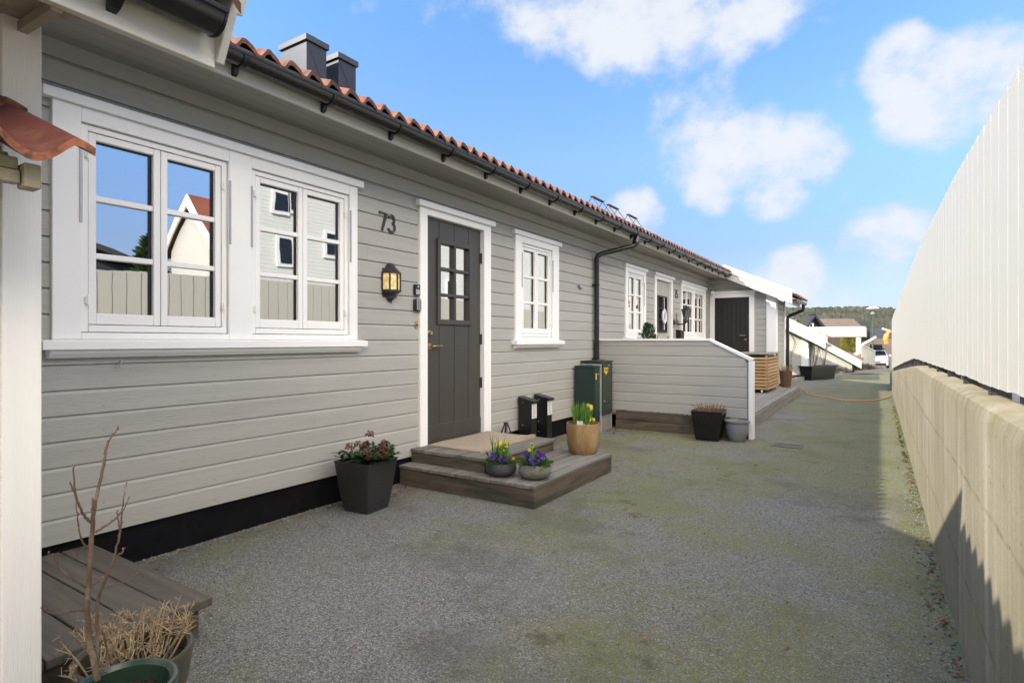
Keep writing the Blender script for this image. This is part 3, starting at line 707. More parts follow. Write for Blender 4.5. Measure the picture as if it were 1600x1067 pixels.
# planked leaf around the glazed opening
for a0, a1 in zip(eds[:-1], eds[1:]):
    if a0 > 4.1 and a1 < 4.65:
        b.box(dx0, dx1, a0+.003, a1-.003, LB+.16, gzb); b.box(dx0, dx1, a0+.003, a1-.003, gzt, LT)
    else: b.box(dx0, dx1, a0+.003, a1-.003, LB+.16, LT)
b.box(dx0, dx1-.008, L0+.002, 4.148, LB+.01, LT-.002); b.box(dx0, dx1-.008, 4.608, L1-.002, LB+.01, LT-.002)
b.box(dx0, dx1-.008, 4.15, 4.606, LB+.01, gzb-.002); b.box(dx0, dx1-.008, 4.15, 4.606, gzt+.002, LT-.002)
b.box(dx0, dx1+.006, L0, L1, LB, LB+.165)
door = b.build('door', door_m, house, bevel=.004, label='dark plank front door with six small panes')
b = MB(); fo = dx1+.022
b.box(dx0, fo, g0-.03, g0+.012, gzb-.035, gzt+.035); b.box(dx0, fo, g1-.012, g1+.03, gzb-.035, gzt+.035); b.box(dx0, fo-.001, g0+.012, g1-.012, gzt-.01, gzt+.035); b.box(dx0, fo-.001, g0+.012, g1-.012, gzb-.035, gzb+.012)
mid = (g0+g1)/2; b.box(-.035, fo-.006, mid-.014, mid+.014, gzb+.012, gzt-.01)
for r_ in (1,2): zz = gzb+(gzt-gzb)*r_/3; b.box(-.035, fo-.007, g0+.012, g1-.012, zz-.014, zz+.014)
b.build('glazing_bars', door_m, door, bevel=.003)
b = MB(); b.box(-.026,-.020, g0, g1, gzb, gzt); b.build('pane', glass, door)
hy = 4.008
b = MB(); b.lathe([(.026,0),(.026,.008),(.018,.012),(.001,.012)], (0,0,0), 20); lk = [(dx1+p[2], hy+p[0], 1.305+p[1]) for p in b.v]
b2 = MB(); b2.add(lk, b.f); b2.tube([(dx1+.01,hy,1.305),(dx1+.03,hy,1.305)], .017, 16); b2.build('lock', brass, door, smooth=True)
b = MB(); b.add([(p[0], p[1], p[2]-.125) for p in lk], b2.f[:len(lk)] if 0 else []); 
b.tube([(dx1,hy,1.185),(dx1+.009,hy,1.185)], .027, 20); b.tube(smoothpath([(dx1+.005,hy,1.185),(dx1+.045,hy,1.185),(dx1+.058,hy+.02,1.185),(dx1+.056,hy+.07,1.187),(dx1+.052,hy+.125,1.185)],4), .0105, 10); b.build('handle', brass, door, smooth=True)
for zz in (.80, 1.25, 2.09):
    b = MB(); b.tube([(.006, L1+.008, zz-.055),(.006, L1+.008, zz+.055)], .011, 10); b.box(-.02,.004,L1-.02,L1+.016,zz-.05,zz+.05); b.build('hinge', dkmetal, door)
b = MB(); b.box(-.06,.035,3.90,4.85,.235,.283); b.build('threshold', deckx, house)

door_casing(10.209, 11.285, 10.315, 11.18, 2.372, .30, house)
b = MB(); b.box(-.05,-.006,10.317,11.178,.3,1.42); b.box(-.05,-.006,10.317,10.49,1.42,2.37); b.box(-.05,-.006,11.0,11.178,1.42,2.37); b.box(-.05,-.006,10.49,11.0,2.06,2.37)
for yy in (10.46,10.60,10.745,10.89,11.03): b.box(-.05,-.003,yy+.004,yy+.136-.0,2.064,2.366)
d75 = b.build('door', door75_m, house, bevel=.003, label='pale grey front door with dark framed glass')
b = MB()
b.box(-.05,.016,10.47,10.50,1.39,2.09); b.box(-.05,.016,10.99,11.02,1.39,2.09); b.box(-.05,.015,10.50,10.99,2.06,2.09); b.box(-.05,.015,10.50,10.99,1.39,1.42); b.box(-.04,.010,10.735,10.755,1.42,2.06)
for zz in (1.63,1.85): b.box(-.04,.009,10.50,10.99,zz-.01,zz+.01)
b.build('glazing_bars', blackdoor_m, d75)
b = MB(); b.box(-.03,-.024,10.49,11.0,1.42,2.06); b.build('pane', glass, d75)
b = MB(); b.tube([(-.006,11.10,1.30),(.02,11.10,1.30)],.022,14); b.tube([(-.006,11.10,1.18),(.04,11.10,1.18),(.045,11.0,1.18)],.010,8); b.build('handle', brass, d75)
# oval wreath hung on that door
tw = thing('door_wreath', (.02,10.78,1.72), 'small pale wreath with a hanging ribbon on the pale grey door', 'wreath')
b = MB(); b.tube([Vector((.028,10.80+.085*math.cos(a),1.70+.12*math.sin(a))) for a in [2*math.pi*i/20 for i in range(21)]], .022, 7); b.build('ring', white, tw, smooth=True)
for bb in ((.02,.03,10.785,10.815,1.44,1.58),(.02,.028,10.79,10.81,1.81,2.06)):
    b = MB(); b.box(*bb); b.build('ribbon', label_w, tw)

# ------------------------------------------------------------------ storage projection at the far end
PX = onY(1213,500,YE).x-.03; PE = onX(1226,520,PX+.03).y
def ptop(z): return .45+(2.70-z)/PITCHR+.05 if z < 2.74 else .40
dl = onY(1117,520,YE).x; dr = onY(1171,520,YE).x; cl = onY(1110,520,YE).x; cr_ = onY(1179,520,YE).x; zt = onY(1140,465,YE).z
b = MB(); cladding(b, wallYm(YE), .023, PX, .2, 2.75, PITCH, [(dl-.02, dr+.02, 0, zt+.02)], top=ptop); b.build('storage_wall', siding_x, house)
b = MB(); cladding(b, wallX(PX), YE+.0, PE, .2, 2.2, PITCH); b.build('storage_side_wall', siding, house)
b = MB(); b.box(.02,PX,YE+.002,YE+.03,0,.2); b.box(PX-.03,PX-.002,YE,PE,0,.2); b.build('storage_plinth', plinth_m, house)
cb0 = onY(1198,500,YE).x
for bb in ((cb0, PX+.03, YE-.05, YE-.024, .18, 2.32),(PX+.023, PX+.047, YE-.0235, YE+.10, .18, 2.24),(PX+.023, PX+.047, PE-.10, PE+.02, .18, 2.24)):
    b = MB(); b.box(*bb); b.build('corner_board', white, house, bevel=.003)
b = MB(); b.box(cl,dl,YE-.05,YE,.2,zt+.10); b.box(dr,cr_,YE-.05,YE,.2,zt+.10); b.box(dl,dr,YE-.049,YE,zt,zt+.10); b.box(cl-.03,cr_+.04,YE-.075,YE,zt+.101,zt+.15); b.build('door_casing', white, house, bevel=.003)
b = MB(); n = 8
for i in range(n):
    a0 = dl+(dr-dl)*i/n; b.box(a0+.004, dl+(dr-dl)*(i+1)/n-.004, YE-.02, YE+.02, .22, zt-.005)
b.box(dl,dr,YE-.012,YE+.02,.21,zt-.002); sd = b.build('door', blackdoor_m, house, bevel=.003, label='black vertical plank storage door')
hp = onY(1163,524,YE); b = MB(); b.tube([(hp.x+.03,YE-.02,hp.z),(hp.x+.03,YE-.06,hp.z),(hp.x-.10,YE-.065,hp.z)], .011, 8); b.tube([(hp.x+.03,YE-.02,hp.z-.1),(hp.x+.03,YE-.04,hp.z-.1)], .025, 14); b.build('handle', brass, sd)
# rake boards
YB = 14.02
def rz(x, d=0): return 2.70-(x-.45)*PITCHR+d
XB = 1.88
b = MB(); b.prism([(.40,YB,rz(.40,.0)),(XB,YB,rz(XB,.0)),(XB,YB,rz(XB,.165)),(.40,YB,rz(.40,.165))], (0,.024,0)); b.prism([(.40,YB-.022,rz(.40,.16)),(XB,YB-.022,rz(XB,.16)),(XB+.0,YB-.022,rz(XB,.315)),(.40,YB-.022,rz(.40,.315))], (0,.024,0)); b.build('bargeboard', white_beam, house, bevel=.003)
b = MB(); b.prism([(.478,YB+.024,rz(.478,.03)),(1.80,YB+.024,rz(1.80,.03)),(1.80,YB+.024,rz(1.80,.05)),(.478,YB+.024,rz(.478,.05))], (0,2.05,0)); b.build('storage_soffit', soffit_m, house)
b = MB(); tiles(b, 1.99, rz(1.99,.235), 14.03, 16.12, 15); b.build('storage_roof', [tile_m, tile_lip], house, smooth=True, angle=35)
b = MB(); b.box(1.80,1.825,YB+.03,16.1,rz(1.80,-.02),rz(1.80,.12)); b.build('storage_fascia', white_beam, house)
b = MB(); gutter(b, 1.925, rz(1.925,.13), .052, 14.06, 16.1); sg = b.build('storage_gutter', gut_m, house, smooth=True, angle=30)
for yy in (14.12,14.45,14.8,15.2):
    b = MB(); o_ = [(p.x, yy, p.z) for p in arc((1.925,0,rz(1.925,.13)), .060, 178, 352, 12)]; i_ = [(p.x, yy, p.z) for p in arc((1.925,0,rz(1.925,.13)), .053, 352, 178, 12)]; b.prism(o_+i_,(0,.028,0)); b.build('gutter_bracket', galv, sg)
b = MB(); y2 = PE+.07; zg = rz(1.925,.09); b.tube([(1.925,y2,zg),(1.925,y2,zg-.10),(1.91,y2,zg-.14),(PX+.14,y2-.0,zg-.26),(PX+.095,y2,zg-.30),(PX+.09,y2,zg-.37),(PX+.09,y2,.10)], .04, 14); b.build('storage_downpipe', gut_m, house, smooth=True)
b = MB(); b.box(.02,PX-.01,PE-.03,PE,0,2.15); b.build('storage_back_wall', siding_x, house)

# ================================================================== the white neighbouring house at the left
nb = thing('white_house', (0,-2.5,0), 'white boarded house corner with black gutter at the left edge of the lane', 'house')
NX, NY = 1.56, .609
b = MB()
b.box(NX-.04, NX, -6, NY-.085, -.02, 2.30); b.box(NX-.04, NX+.016, NY-.084, NY, -.02, 2.30); b.box(NX-.12, NX-.041, NY-.03, NY, 0, 2.30)
b.box(.04, NX-.12, NY-.03, NY-.004, 0, 2.42)
b.build('wall', neigh_white, nb, bevel=.003)
FXn = 1.955; zf = CH+.4036*(CX-FXn)/CA
zs = CH+.367*(CX-NX)/CA
b = MB(); 
for i in range(3):
    f0, f1 = i/3, (i+1)/3-.012
    b.prism([(NX+(FXn-NX)*f0,-6,zs+(zf-zs)*f0+.012),(NX+(FXn-NX)*f1,-6,zs+(zf-zs)*f1+.012),(NX+(FXn-NX)*f1,-6,zs+(zf-zs)*f1+.03),(NX+(FXn-NX)*f0,-6,zs+(zf-zs)*f0+.03)], (0,5.97+NY,0))
b.build('soffit', beigewood, nb)
b = MB(); b.bar((NX-.02,.572,zs-.004),(FXn+.0,.515,zf+.006),.022,.024); b.build('soffit_trim', beigewood, nb)
NB = .86                                     # gable end of the roof
b = MB(); b.box(FXn, FXn+.024, -6, NB, zf, zf+.165); b.build('fascia', white_beam, nb, bevel=.003)
def nz_(x, d=0): return 2.70-(x-.45)*PITCHR+d-.02
b = MB()
b.prism([(-3.6,NB,nz_(-3.6,.0)),(1.985,NB,nz_(1.985,.0)),(2.065,NB,nz_(2.065,.19)),(-3.6,NB,nz_(-3.6,.19))], (0,.022,0))
b.prism([(-3.6,NB+.02,nz_(-3.6,.15)),(2.04,NB+.02,nz_(2.04,.15)),(2.12,NB+.02,nz_(2.12,.335)),(-3.6,NB+.02,nz_(-3.6,.335))], (0,.022,0))
b.build('bargeboard', white_beam, nb, bevel=.003)
b = MB(); tiles(b, 2.09, nz_(2.09,.21), -6, NB+.005, 17); b.build('roof', [tile_m, tile_lip], nb, smooth=True, angle=35)
b = MB(); b.add([(2.03,-6,nz_(2.03,.14)),(2.03,NB,nz_(2.03,.14)),(-3.6,NB,nz_(-3.6,.14)),(-3.6,-6,nz_(-3.6,.14))],[(0,1,2,3)]); b.add([(-3.6,-6,4.6),(-3.6,NB,4.6),(-8.6,NB,2.4),(-8.6,-6,2.4)],[(0,1,2,3)]); b.build('roof_decking', roof_dk, nb)
gxn, gzn, grn = 2.040, zf+.105, .050
b = MB(); gutter(b, gxn, gzn, grn, -6, NB-.03); ng = b.build('gutter', gut_m, nb, smooth=True, angle=30)
for yy in (.62-.02, .08, -.6):
    b = MB(); o_ = [(p.x, yy, p.z) for p in arc((gxn,0,gzn), grn+.006, 178, 352, 12)]; i_ = [(p.x, yy, p.z) for p in arc((gxn,0,gzn), grn+.001, 352, 178, 12)]; b.prism(o_+i_,(0,.022,0)); b.prism([(FXn+.024,yy,gzn-.075),(FXn+.045,yy,gzn-.07),(gxn-.012,yy,gzn-grn-.002),(FXn+.034,yy,gzn-.01),(FXn+.024,yy,gzn-.01)],(0,.022,0)); b.build('gutter_bracket', black_pl, ng)

# little tiled canopy on that house
cp = thing('tiled_canopy', (NX,.2,1.55), 'small red clay tiled canopy on a khaki timber frame fixed to the white wall', 'canopy')
def canopy_tile(mb, xe, ze, y0, wv=.185, ln=.40, slope=.41, th=.018, nn=18):
    vs = []
    for i in range(nn+1):
        f = i/nn; y = y0+wv*f
        h = (-.053*math.sin(math.pi*f/.80)**1.25 if f < .80 else -.014*((f-.80)/.20)**1.4)
        r_ = random.uniform(-.003,.003)
        vs += [(xe+r_, y, ze+h-th), (xe, y, ze+h), (xe-ln, y, ze+h+ln*slope), (xe-ln, y, ze+h+ln*slope-th)]
    for i in range(nn):
        a = i*4
        mb.cur = 1; mb.add([vs[a],vs[a+4],vs[a+5],vs[a+1]],[(0,1,2,3)])
        mb.cur = 0; mb.add([vs[a+1],vs[a+5],vs[a+6],vs[a+2]],[(0,1,2,3)]); mb.add([vs[a+3],vs[a+7],vs[a+4],vs[a]],[(0,1,2,3)])
    for a in (0, nn*4): mb.cur = 1; mb.add(vs[a:a+4], [(0,1,2,3)]); mb.cur = 0
tp = onX(150,232,2.02); xe = 2.02
for (cx_, cz_, ln_) in ((xe, tp.z+.014, .42), (xe-.40, tp.z+.014+.164+.012, .06)):
    for k in range(5):
        b = MB(); canopy_tile(b, cx_, cz_, tp.y-.185-.172*k, ln=ln_); b.build('tile', [tile_red, tile_edge], cp, smooth=True, angle=40)
bp_ = onX(57,278,1.93)
b = MB(); yb = bp_.y
b.box(1.915,1.96,yb-.030,yb,bp_.z-.030,bp_.z+.022); b.box(1.915,1.945,-1.2,yb-.032,bp_.z-.022,bp_.z+.006); b.box(1.905,1.94,-1.2,yb-.034,bp_.z+.008,bp_.z+.034)
b.box(NX,1.92,yb-.14,yb-.10,bp_.z-.02,bp_.z+.02)
b.box(1.86,1.904,-1.2,yb-.04,bp_.z+.012,bp_.z+.05)
b.prism([(NX,yb-.05,bp_.z+.02),(1.90,yb-.05,bp_.z+.02),(1.90,yb-.05,bp_.z+.06),(NX,yb-.05,bp_.z+.22)], (0,-.03,0))
b.build('timber_frame', beigewood, cp, bevel=.003)

# ================================================================== retaining wall and white fence
WX = CX+.273
tops = [(-4,1.05),(1.7,1.04),(3,1.03),(6.4,1.005),(7.5,.955),(11,.78),(14,.625),(16.5,.497),(19.4,.36)]
b = MB(); sec = []
for y, zt_ in tops:
    j = .003*math.sin(y*7)
    sec.append([(WX+.012,y,-.3),(WX+.004+j,y,.3),(WX+j,y,zt_-.05),(WX+.012,y,zt_-.012),(WX+.032,y,zt_),(WX+.105,y,zt_+.004),(WX+.12,y,zt_-.02),(WX+.12,y,-.3)])
n = 8
for a, c in zip(sec[:-1], sec[1:]): b.add(a+c, [(i,i+1,i+1+n,i+n) for i in range(n-1)])
b.add(sec[-1], [tuple(range(n))])
cw = b.build('concrete_wall', concrete, smooth=True, angle=28, loc=(WX,8,0)); tag(cw, 'low cast concrete retaining wall stained with algae under the white fence', 'wall')

FC = CX+.325
fence = thing('board_fence', (FC,8,1.0), 'tall white vertical board fence standing above the concrete wall', 'fence')
def lerp_(tab, y):
    for (a, b_), (c, d) in zip(tab[:-1], tab[1:]):
        if y <= c: return b_+(d-b_)*(y-a)/(c-a)
    return tab[-1][1]
TOPF = [(-5,1.90),(2,1.985),(3.4,2.06),(5.45,2.105),(8,2.11),(11,2.02),(14.8,1.94),(18,1.865),(19.5,1.80)]
BOTF = [(-5,1.09),(2,1.085),(5.45,1.065),(7.7,1.045),(11,.885),(15,.68),(19.5,.44)]
def fx_(y): return FC
def fbot(y): return lerp_(BOTF, y)
def ftop(y): return lerp_(TOPF, y)
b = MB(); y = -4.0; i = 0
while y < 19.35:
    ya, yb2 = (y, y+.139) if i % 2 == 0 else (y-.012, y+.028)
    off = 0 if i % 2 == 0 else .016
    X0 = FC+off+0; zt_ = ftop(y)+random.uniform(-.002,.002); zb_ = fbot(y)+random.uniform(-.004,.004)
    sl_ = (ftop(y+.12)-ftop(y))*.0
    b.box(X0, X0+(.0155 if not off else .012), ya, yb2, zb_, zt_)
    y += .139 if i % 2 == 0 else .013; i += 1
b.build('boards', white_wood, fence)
b = MB()
for dz in (.22, .80):
    for s0, s1 in ((-4,2),(2,5.5),(5.5,8),(8,11),(11,15),(15,19.3)): b.bar((FC+.066,s0,fbot(s0)+dz),(FC+.066,s1,fbot(s1)+dz),.045,.07)
b.build('rail', white_beam, fence)
for yy in (-2.2,-.4,1.4,3.05,4.9,6.7,8.5,10.3,12.1,13.9,15.7,17.5,19.2):
    b = MB(); X0 = FC+.092; b.box(X0, X0+.06, yy-.035, yy+.035, .2, ftop(yy)-.1); b.build('post', galv, fence)
yy = 2.75
while yy < 19:
    b = MB(); b.box(FC+.024, FC+.085, yy-.025, yy+.025, fbot(yy)-.09, fbot(yy)+.05); b.build('fixing_bracket', dkmetal, fence); yy += .75
# grating walkway behind the wall
gr = thing('walkway_grating', (CX+.6,5,.9), 'dark steel grating strip between the concrete wall top and the white fence', 'grating')
b = MB()
for k in range(10): b.box(WX+.14+k*.05, WX+.145+k*.05, -1, 7.5, .94, .97)
y = -1.0
while y < 7.5: b.box(WX+.135, WX+.62, y, y+.010, .945, .975); y += .055
b.build('bars', dkmetal, gr)
b = MB()
for y0_, y1_, zt_ in ((-1,7.5,.86),(7.5,9.3,.74),(9.3,11,.64),(11,13,.54),(13,15,.42),(15,17,.32),(17,19.3,.22)): b.box(WX+.121, WX+.80, y0_, y1_-.002, .05, zt_)
b.build('bed', grating_m, gr)

# ================================================================== things along the house wall
def ribbon(mb, pts, w, x0, x1):
    P = [Vector((p[0],p[1])) for p in pts]; L_, R_ = [], []
    for i, p in enumerate(P):
        t = (P[min(i+1,len(P)-1)]-P[max(i-1,0)]).normalized(); nn = Vector((-t.y,t.x)); 
        if 0 < i < len(P)-1:
            t1 = (P[i]-P[i-1]).normalized(); c_ = max(.6, abs(t1.dot(t))); L_.append(p+nn*w/2/c_); R_.append(p-nn*w/2/c_)
        else: L_.append(p+nn*w/2); R_.append(p-nn*w/2)
    vs = []
    for l, r_ in zip(L_, R_): vs += [(x1,l.x,l.y),(x1,r_.x,r_.y),(x0,l.x,l.y),(x0,r_.x,r_.y)]
    n = len(P); fs = []
    for i in range(n-1):
        a = i*4; c_ = a+4; fs += [(a,a+1,c_+1,c_),(a+2,c_+2,c_+3,a+3),(a,c_,c_+2,a+2),(a+1,a+3,c_+3,c_+1)]
    fs += [(0,2,3,1),((n-1)*4,(n-1)*4+1,(n-1)*4+3,(n-1)*4+2)]
    mb.add(vs, fs)
def digit(ch, y, z, h, w):
    s = h
    if ch == '7': return [[(y,z+s),(y+.56*s,z+s),(y+.22*s,z)]]
    if ch == '3':
        c1 = (y+.27*s, z+.735*s); r1 = .225*s; c2 = (y+.27*s, z+.285*s); r2 = .265*s
        a = [(c1[0]+r1*math.cos(R(t)), c1[1]+r1*math.sin(R(t))*1.05) for t in range(165,-61,-15)]
        e = [(c2[0]+r2*math.cos(R(t)), c2[1]+r2*math.sin(R(t))*1.02) for t in range(62,-166,-15)]
        return [a+[(y+.33*s, z+.545*s)]+e]
    if ch == '5':
        c2 = (y+.25*s, z+.30*s); r2 = .28*s
        return [[(y+.50*s,z+s),(y+.08*s,z+s),(y+.05*s,z+.53*s)]+[(c2[0]+r2*math.cos(R(t)), c2[1]+r2*math.sin(R(t))) for t in range(120,-161,-20)]]
def number(txt, y, z, h, sw, label, x=.024):
    t = thing('house_number', (x,y,z), label, 'house number')
    for i, ch in enumerate(txt):
        b = MB()
        for st in digit(ch, y+i*h*.70, z-(.0), h, sw): ribbon(b, st, sw, x, x+.010)
        b.build('digit', dkmetal, t, bevel=.001)
        b = MB()
        for dy, dz in ((.10,.93),(.32,.07)): b.ball((x+.011, y+i*h*.70+dy*h, z+dz*h), .006, 1, 8, 6)
        b.build('screw', steel, t)
number('73', 3.352, 2.150, .145, .020, 'dark metal house number 73 screwed to the grey boards')
number('75', 11.46, 2.10, .16, .015, 'thin dark house number 75 beside the pale grey door')

# half lantern by the door
LY, LZ, LS = 3.472, 1.60, .80
lt_ = thing('wall_lantern', (.02,LY,LZ), 'black half lantern with amber glass on the wall under the number 73', 'lamp')
def hexring(r, z, x0=.03, d=1.0):
    return [(x0+r*d*math.sin(R(a)), LY-r*math.cos(R(a)), z) for a in (0,45,90,135,180)]
def loft(mb, rings):
    n = len(rings[0]); vs = [p for r_ in rings for p in r_]
    mb.add(vs, [(i*n+k,i*n+k+1,(i+1)*n+k+1,(i+1)*n+k) for i in range(len(rings)-1) for k in range(n-1)]+[tuple(range(n-1,-1,-1)), tuple(range((len(rings)-1)*n,len(rings)*n))])
b = MB(); loft(b, [hexring(r_*LS, LZ+z*LS) for r_, z in ((.118,.245),(.118,.262),(.098,.275),(.072,.305),(.060,.318),(.060,.326),(.050,.335),(.036,.352),(.012,.36))]); b.build('roof_cap', dkmetal, lt_)
b = MB(); loft(b, [hexring(r_*LS, LZ+z*LS) for r_, z in ((.012,-.045),(.030,-.035),(.052,-.01),(.056,.012),(.050,.016),(.085,.04),(.116,.058),(.116,.075))]); b.tube([(.045,LY,LZ-.045*LS),(.045,LY,LZ-.065*LS)],.005,8); b.build('base', dkmetal, lt_)
b = MB()
for p in hexring(.108*LS,LZ+.07*LS): b.tube([p,(p[0],p[1],LZ+.25*LS)],.0075,6)
b.box(.0,.03,LY-.10*LS,LY+.10*LS,LZ+.0,LZ+.30*LS); b.build('cage', dkmetal, lt_)
b = MB(); r0 = hexring(.102*LS,LZ+.078*LS); r1 = hexring(.102*LS,LZ+.246*LS)
for k in range(1,2): b.add([r0[k],r0[k+1],r1[k+1],r1[k]],[(0,1,2,3)])
b.add([r0[0],r0[1],r1[1],r1[0]],[(0,1,2,3)]); b.add([r0[2],r0[3],r1[3],r1[2]],[(0,1,2,3)]); b.add([r0[3],r0[4],r1[4],r1[3]],[(0,1,2,3)]); b.build('glass', amber, lt_)

# bell, key box, plate
t = thing('door_bell', (.02,3.80,1.69), 'small black door bell with a name slot beside the dark door', 'bell')
b = MB(); b.box(.022,.050,3.765,3.830,1.640,1.735); b.build('housing', black_pl, t, bevel=.004)
b = MB(); b.box(.050,.0525,3.772,3.824,1.645,1.69); b.build('name_plate', steel, t); b = MB(); b.tube([(.05,3.798,1.714),(.056,3.798,1.714)],.010,12); b.build('button', galv, t)
t = thing('key_safe', (.02,3.80,1.56), 'grey push button key safe beside the dark door', 'key box')
b = MB(); b.box(.022,.062,3.763,3.832,1.502,1.605); b.build('body', dkmetal, t, bevel=.006)
b = MB(); b.box(.062,.066,3.772,3.826,1.508,1.599); b.build('face', steel, t, bevel=.002)
b = MB()
for r_ in range(4):
    for c_ in range(2): b.tube([(.066,3.788+c_*.022,1.525+r_*.019),(.069,3.788+c_*.022,1.525+r_*.019)],.006,8)
b.build('buttons', black_pl, t)
t = thing('lock_cover', (.02,3.80,1.36), 'small oval brass escutcheon on the grey boards left of the door', 'lock plate')
b = MB(); b.prism([(.022,3.805+.020*math.cos(a),1.375+.038*math.sin(a)) for a in [2*math.pi*i/20 for i in range(20)]],(.008,0,0)); b.build('plate', brass, t, bevel=.002)
b = MB(); b.tube([(.03,3.805,1.375),(.036,3.805,1.375)],.009,10); b.build('cylinder', dkmetal, t)
# diamond vent lamp and wall hook
t = MB(); c = onX(907,448,.03)
t.prism([(.022,c.y-.09,c.z+.01),(.022,c.y-.02,c.z-.03),(.022,c.y+.09,c.z),(.022,c.y,c.z+.035)],(.035,0,0)); o = t.build('vent_cover', steel, loc=(.02,c.y,c.z), bevel=.004); tag(o, 'small grey diamond shaped vent cover on the grey boards left of the downpipe', 'vent')
t = MB(); t.tube(arc((.055,0,0),.012,0,300,10,'xz'),.003,6); t.v = [(p[0],p[1]+1.435,p[2]+1.115) for p in t.v]; t.tube([(.022,1.435,1.115),(.045,1.435,1.115)],.003,6); o = t.build('wall_hook', steel, loc=(.03,1.435,1.115)); tag(o, 'tiny steel hook screwed to the boards under the wide window', 'hook')

# ------------------------------------------------------------------ door steps
st = thing('door_steps', (.7,4.35,0), 'two low weathered timber steps in front of the dark front door', 'steps')
sx1, sy0, sy1, sz = 1.375, 3.60, 5.03, .17
b = MB(); nb_ = 12; w_ = (sx1-.02)/nb_ 
nbd = 10; wy = (sx1-.02)/nbd
for i in range(nbd):
    x0 = .02+i*wy; b.box(x0+.002, x0+wy-.003, sy0-.012, sy1+.01, sz-.028, sz+random.uniform(-.0015,.0015))
b.build('lower_tread', decka, st, bevel=.004)
b = MB(); b.box(.02,sx1-.02,sy0,sy0+.03,0,sz-.03); b.box(.02,sx1-.02,sy1-.03,sy1,0,sz-.03); b.box(sx1-.032,sx1-.006,sy0-.006,sy1,0,sz-.002); b.build('lower_riser', riser, st, bevel=.003)
ux1, uy0, uy1, uz = .86, 3.745, 4.86, .285
b = MB()
for i in range(6):
    x0 = .02+i*(ux1-.02)/6; b.box(x0+.002, x0+(ux1-.02)/6-.003, uy0-.012, uy1+.01, uz-.028, uz+random.uniform(-.0015,.0015))
b.build('upper_tread', decka, st, bevel=.004)
b = MB(); b.box(.02,ux1-.025,uy0,uy0+.03,sz,uz-.03); b.box(.02,ux1-.025,uy1-.03,uy1,sz,uz-.03); b.box(ux1-.045,ux1-.02,uy0,uy1,sz,uz-.03); b.build('upper_riser', riser, st, bevel=.003)
# coir mat with a slightly wavy edge
b = MB(); nx_, ny_ = 14, 22; my0, my1, mx0, mx1 = 3.90, 4.81, .085, .665; vs = []
for i in range(nx_+1):
    for j in range(ny_+1):
        x = mx0+(mx1-mx0)*i/nx_+.004*math.sin(j*.9); y = my0+(my1-my0)*j/ny_+.004*math.sin(i*1.3)
        lift = .006*max(0,math.sin(i*.5+j*.35))+(.014 if (i > nx_-2 and j > ny_-6) else 0)
        vs.append((x,y,uz+.014+lift))
k = len(vs); vs += [(p[0],p[1],uz+.002) for p in vs]
W_ = ny_+1; fs = [(i*W_+j,i*W_+j+1,(i+1)*W_+j+1,(i+1)*W_+j) for i in range(nx_) for j in range(ny_)]
rim = [j for j in range(W_)]+[i*W_+ny_ for i in range(1,nx_+1)]+[nx_*W_+j for j in range(ny_-1,-1,-1)]+[i*W_ for i in range(nx_-1,0,-1)]
fs += [(rim[i],rim[(i+1)%len(rim)],rim[(i+1)%len(rim)]+k,rim[i]+k) for i in range(len(rim))]
b.add(vs, fs); o = b.build('doormat', coir, loc=(.38,4.35,uz), smooth=True, angle=50); tag(o, 'tan coir doormat lying on the upper timber step', 'doormat')

# ------------------------------------------------------------------ plants in pots
def tuft(mb, c, r, h, n, ln, w, spread=1.0):
    c = Vector(c)
    for _ in range(n):
        a = random.uniform(0,2*math.pi); rr = r*math.sqrt(random.random()); p = c+Vector((rr*math.cos(a),rr*math.sin(a),random.uniform(0,h)*(1-.5*rr/r)))
        d = Vector((math.cos(a)*spread*random.uniform(.2,1.2),math.sin(a)*spread*random.uniform(.2,1.2),random.uniform(-.1,1.1)))
        mb.leaf(p, d, ln*random.uniform(.7,1.25), w*random.uniform(.7,1.2))
def blossom(mb, c, r, nrm=None):
    c = Vector(c); nn = Vector(nrm) if nrm else Vector((random.uniform(-.6,1),random.uniform(-1,.4),random.uniform(.1,1)))
    nn.normalize(); u = nn.cross(Vector((0,0,1))); u = u.normalized() if u.length > .01 else Vector((1,0,0)); v = nn.cross(u)
    for k in range(5):
        a = 2*math.pi*k/5+random.uniform(-.2,.2); d = u*math.cos(a)+v*math.sin(a)+nn*random.uniform(.0,.35)
        mb.leaf(c, d, r, r*.95, nn, .3)
def flower_bowl(c, r, h, mat, label, violet_n, yellow):
    c = Vector(c); t = thing('flower_bowl', c, label, 'flower pot', 'flower bowls on the lower step')
    b = MB(); b.lathe([(r*.55,0),(r*.75,h*.08),(r*.97,h*.35),(r*1.0,h*.55),(r*.93,h*.85),(r*.89,h),(r*.83,h),(r*.85,h*.8)], c, 36); b.build('bowl', mat, t, smooth=True)
    b = MB(); b.lathe([(r*.86,h*.78),(r*.80,h*.86),(.001,h*.9)], c, 20); b.build('soil', soil, t, smooth=True)
    b = MB(); tuft(b, c+Vector((0,0,h*.85)), r*.95, .055, 230, .035, .020); tuft(b, c+Vector((0,0,h*.95)), r*.9, .02, 90, .03, .018, 1.6); b.build('foliage', leaf_m, t)
    b = MB()
    for _ in range(violet_n):
        a = random.uniform(0,2*math.pi); rr = r*random.uniform(.2,1.0); blossom(b, c+Vector((rr*math.cos(a),rr*math.sin(a),h+random.uniform(.03,.085))), .026)
    b.build('violet_flowers', petal_v, t)
    b = MB()
    for _ in range(yellow):
        a = random.uniform(0,2*math.pi); rr = r*random.uniform(.2,.95); blossom(b, c+Vector((rr*math.cos(a),rr*math.sin(a),h+random.uniform(.03,.07))), .018)
    if yellow: b.build('orange_flowers', petal_o, t)
    return t
p1 = onZ(784,743,sz); p2 = onZ(832,747,sz)
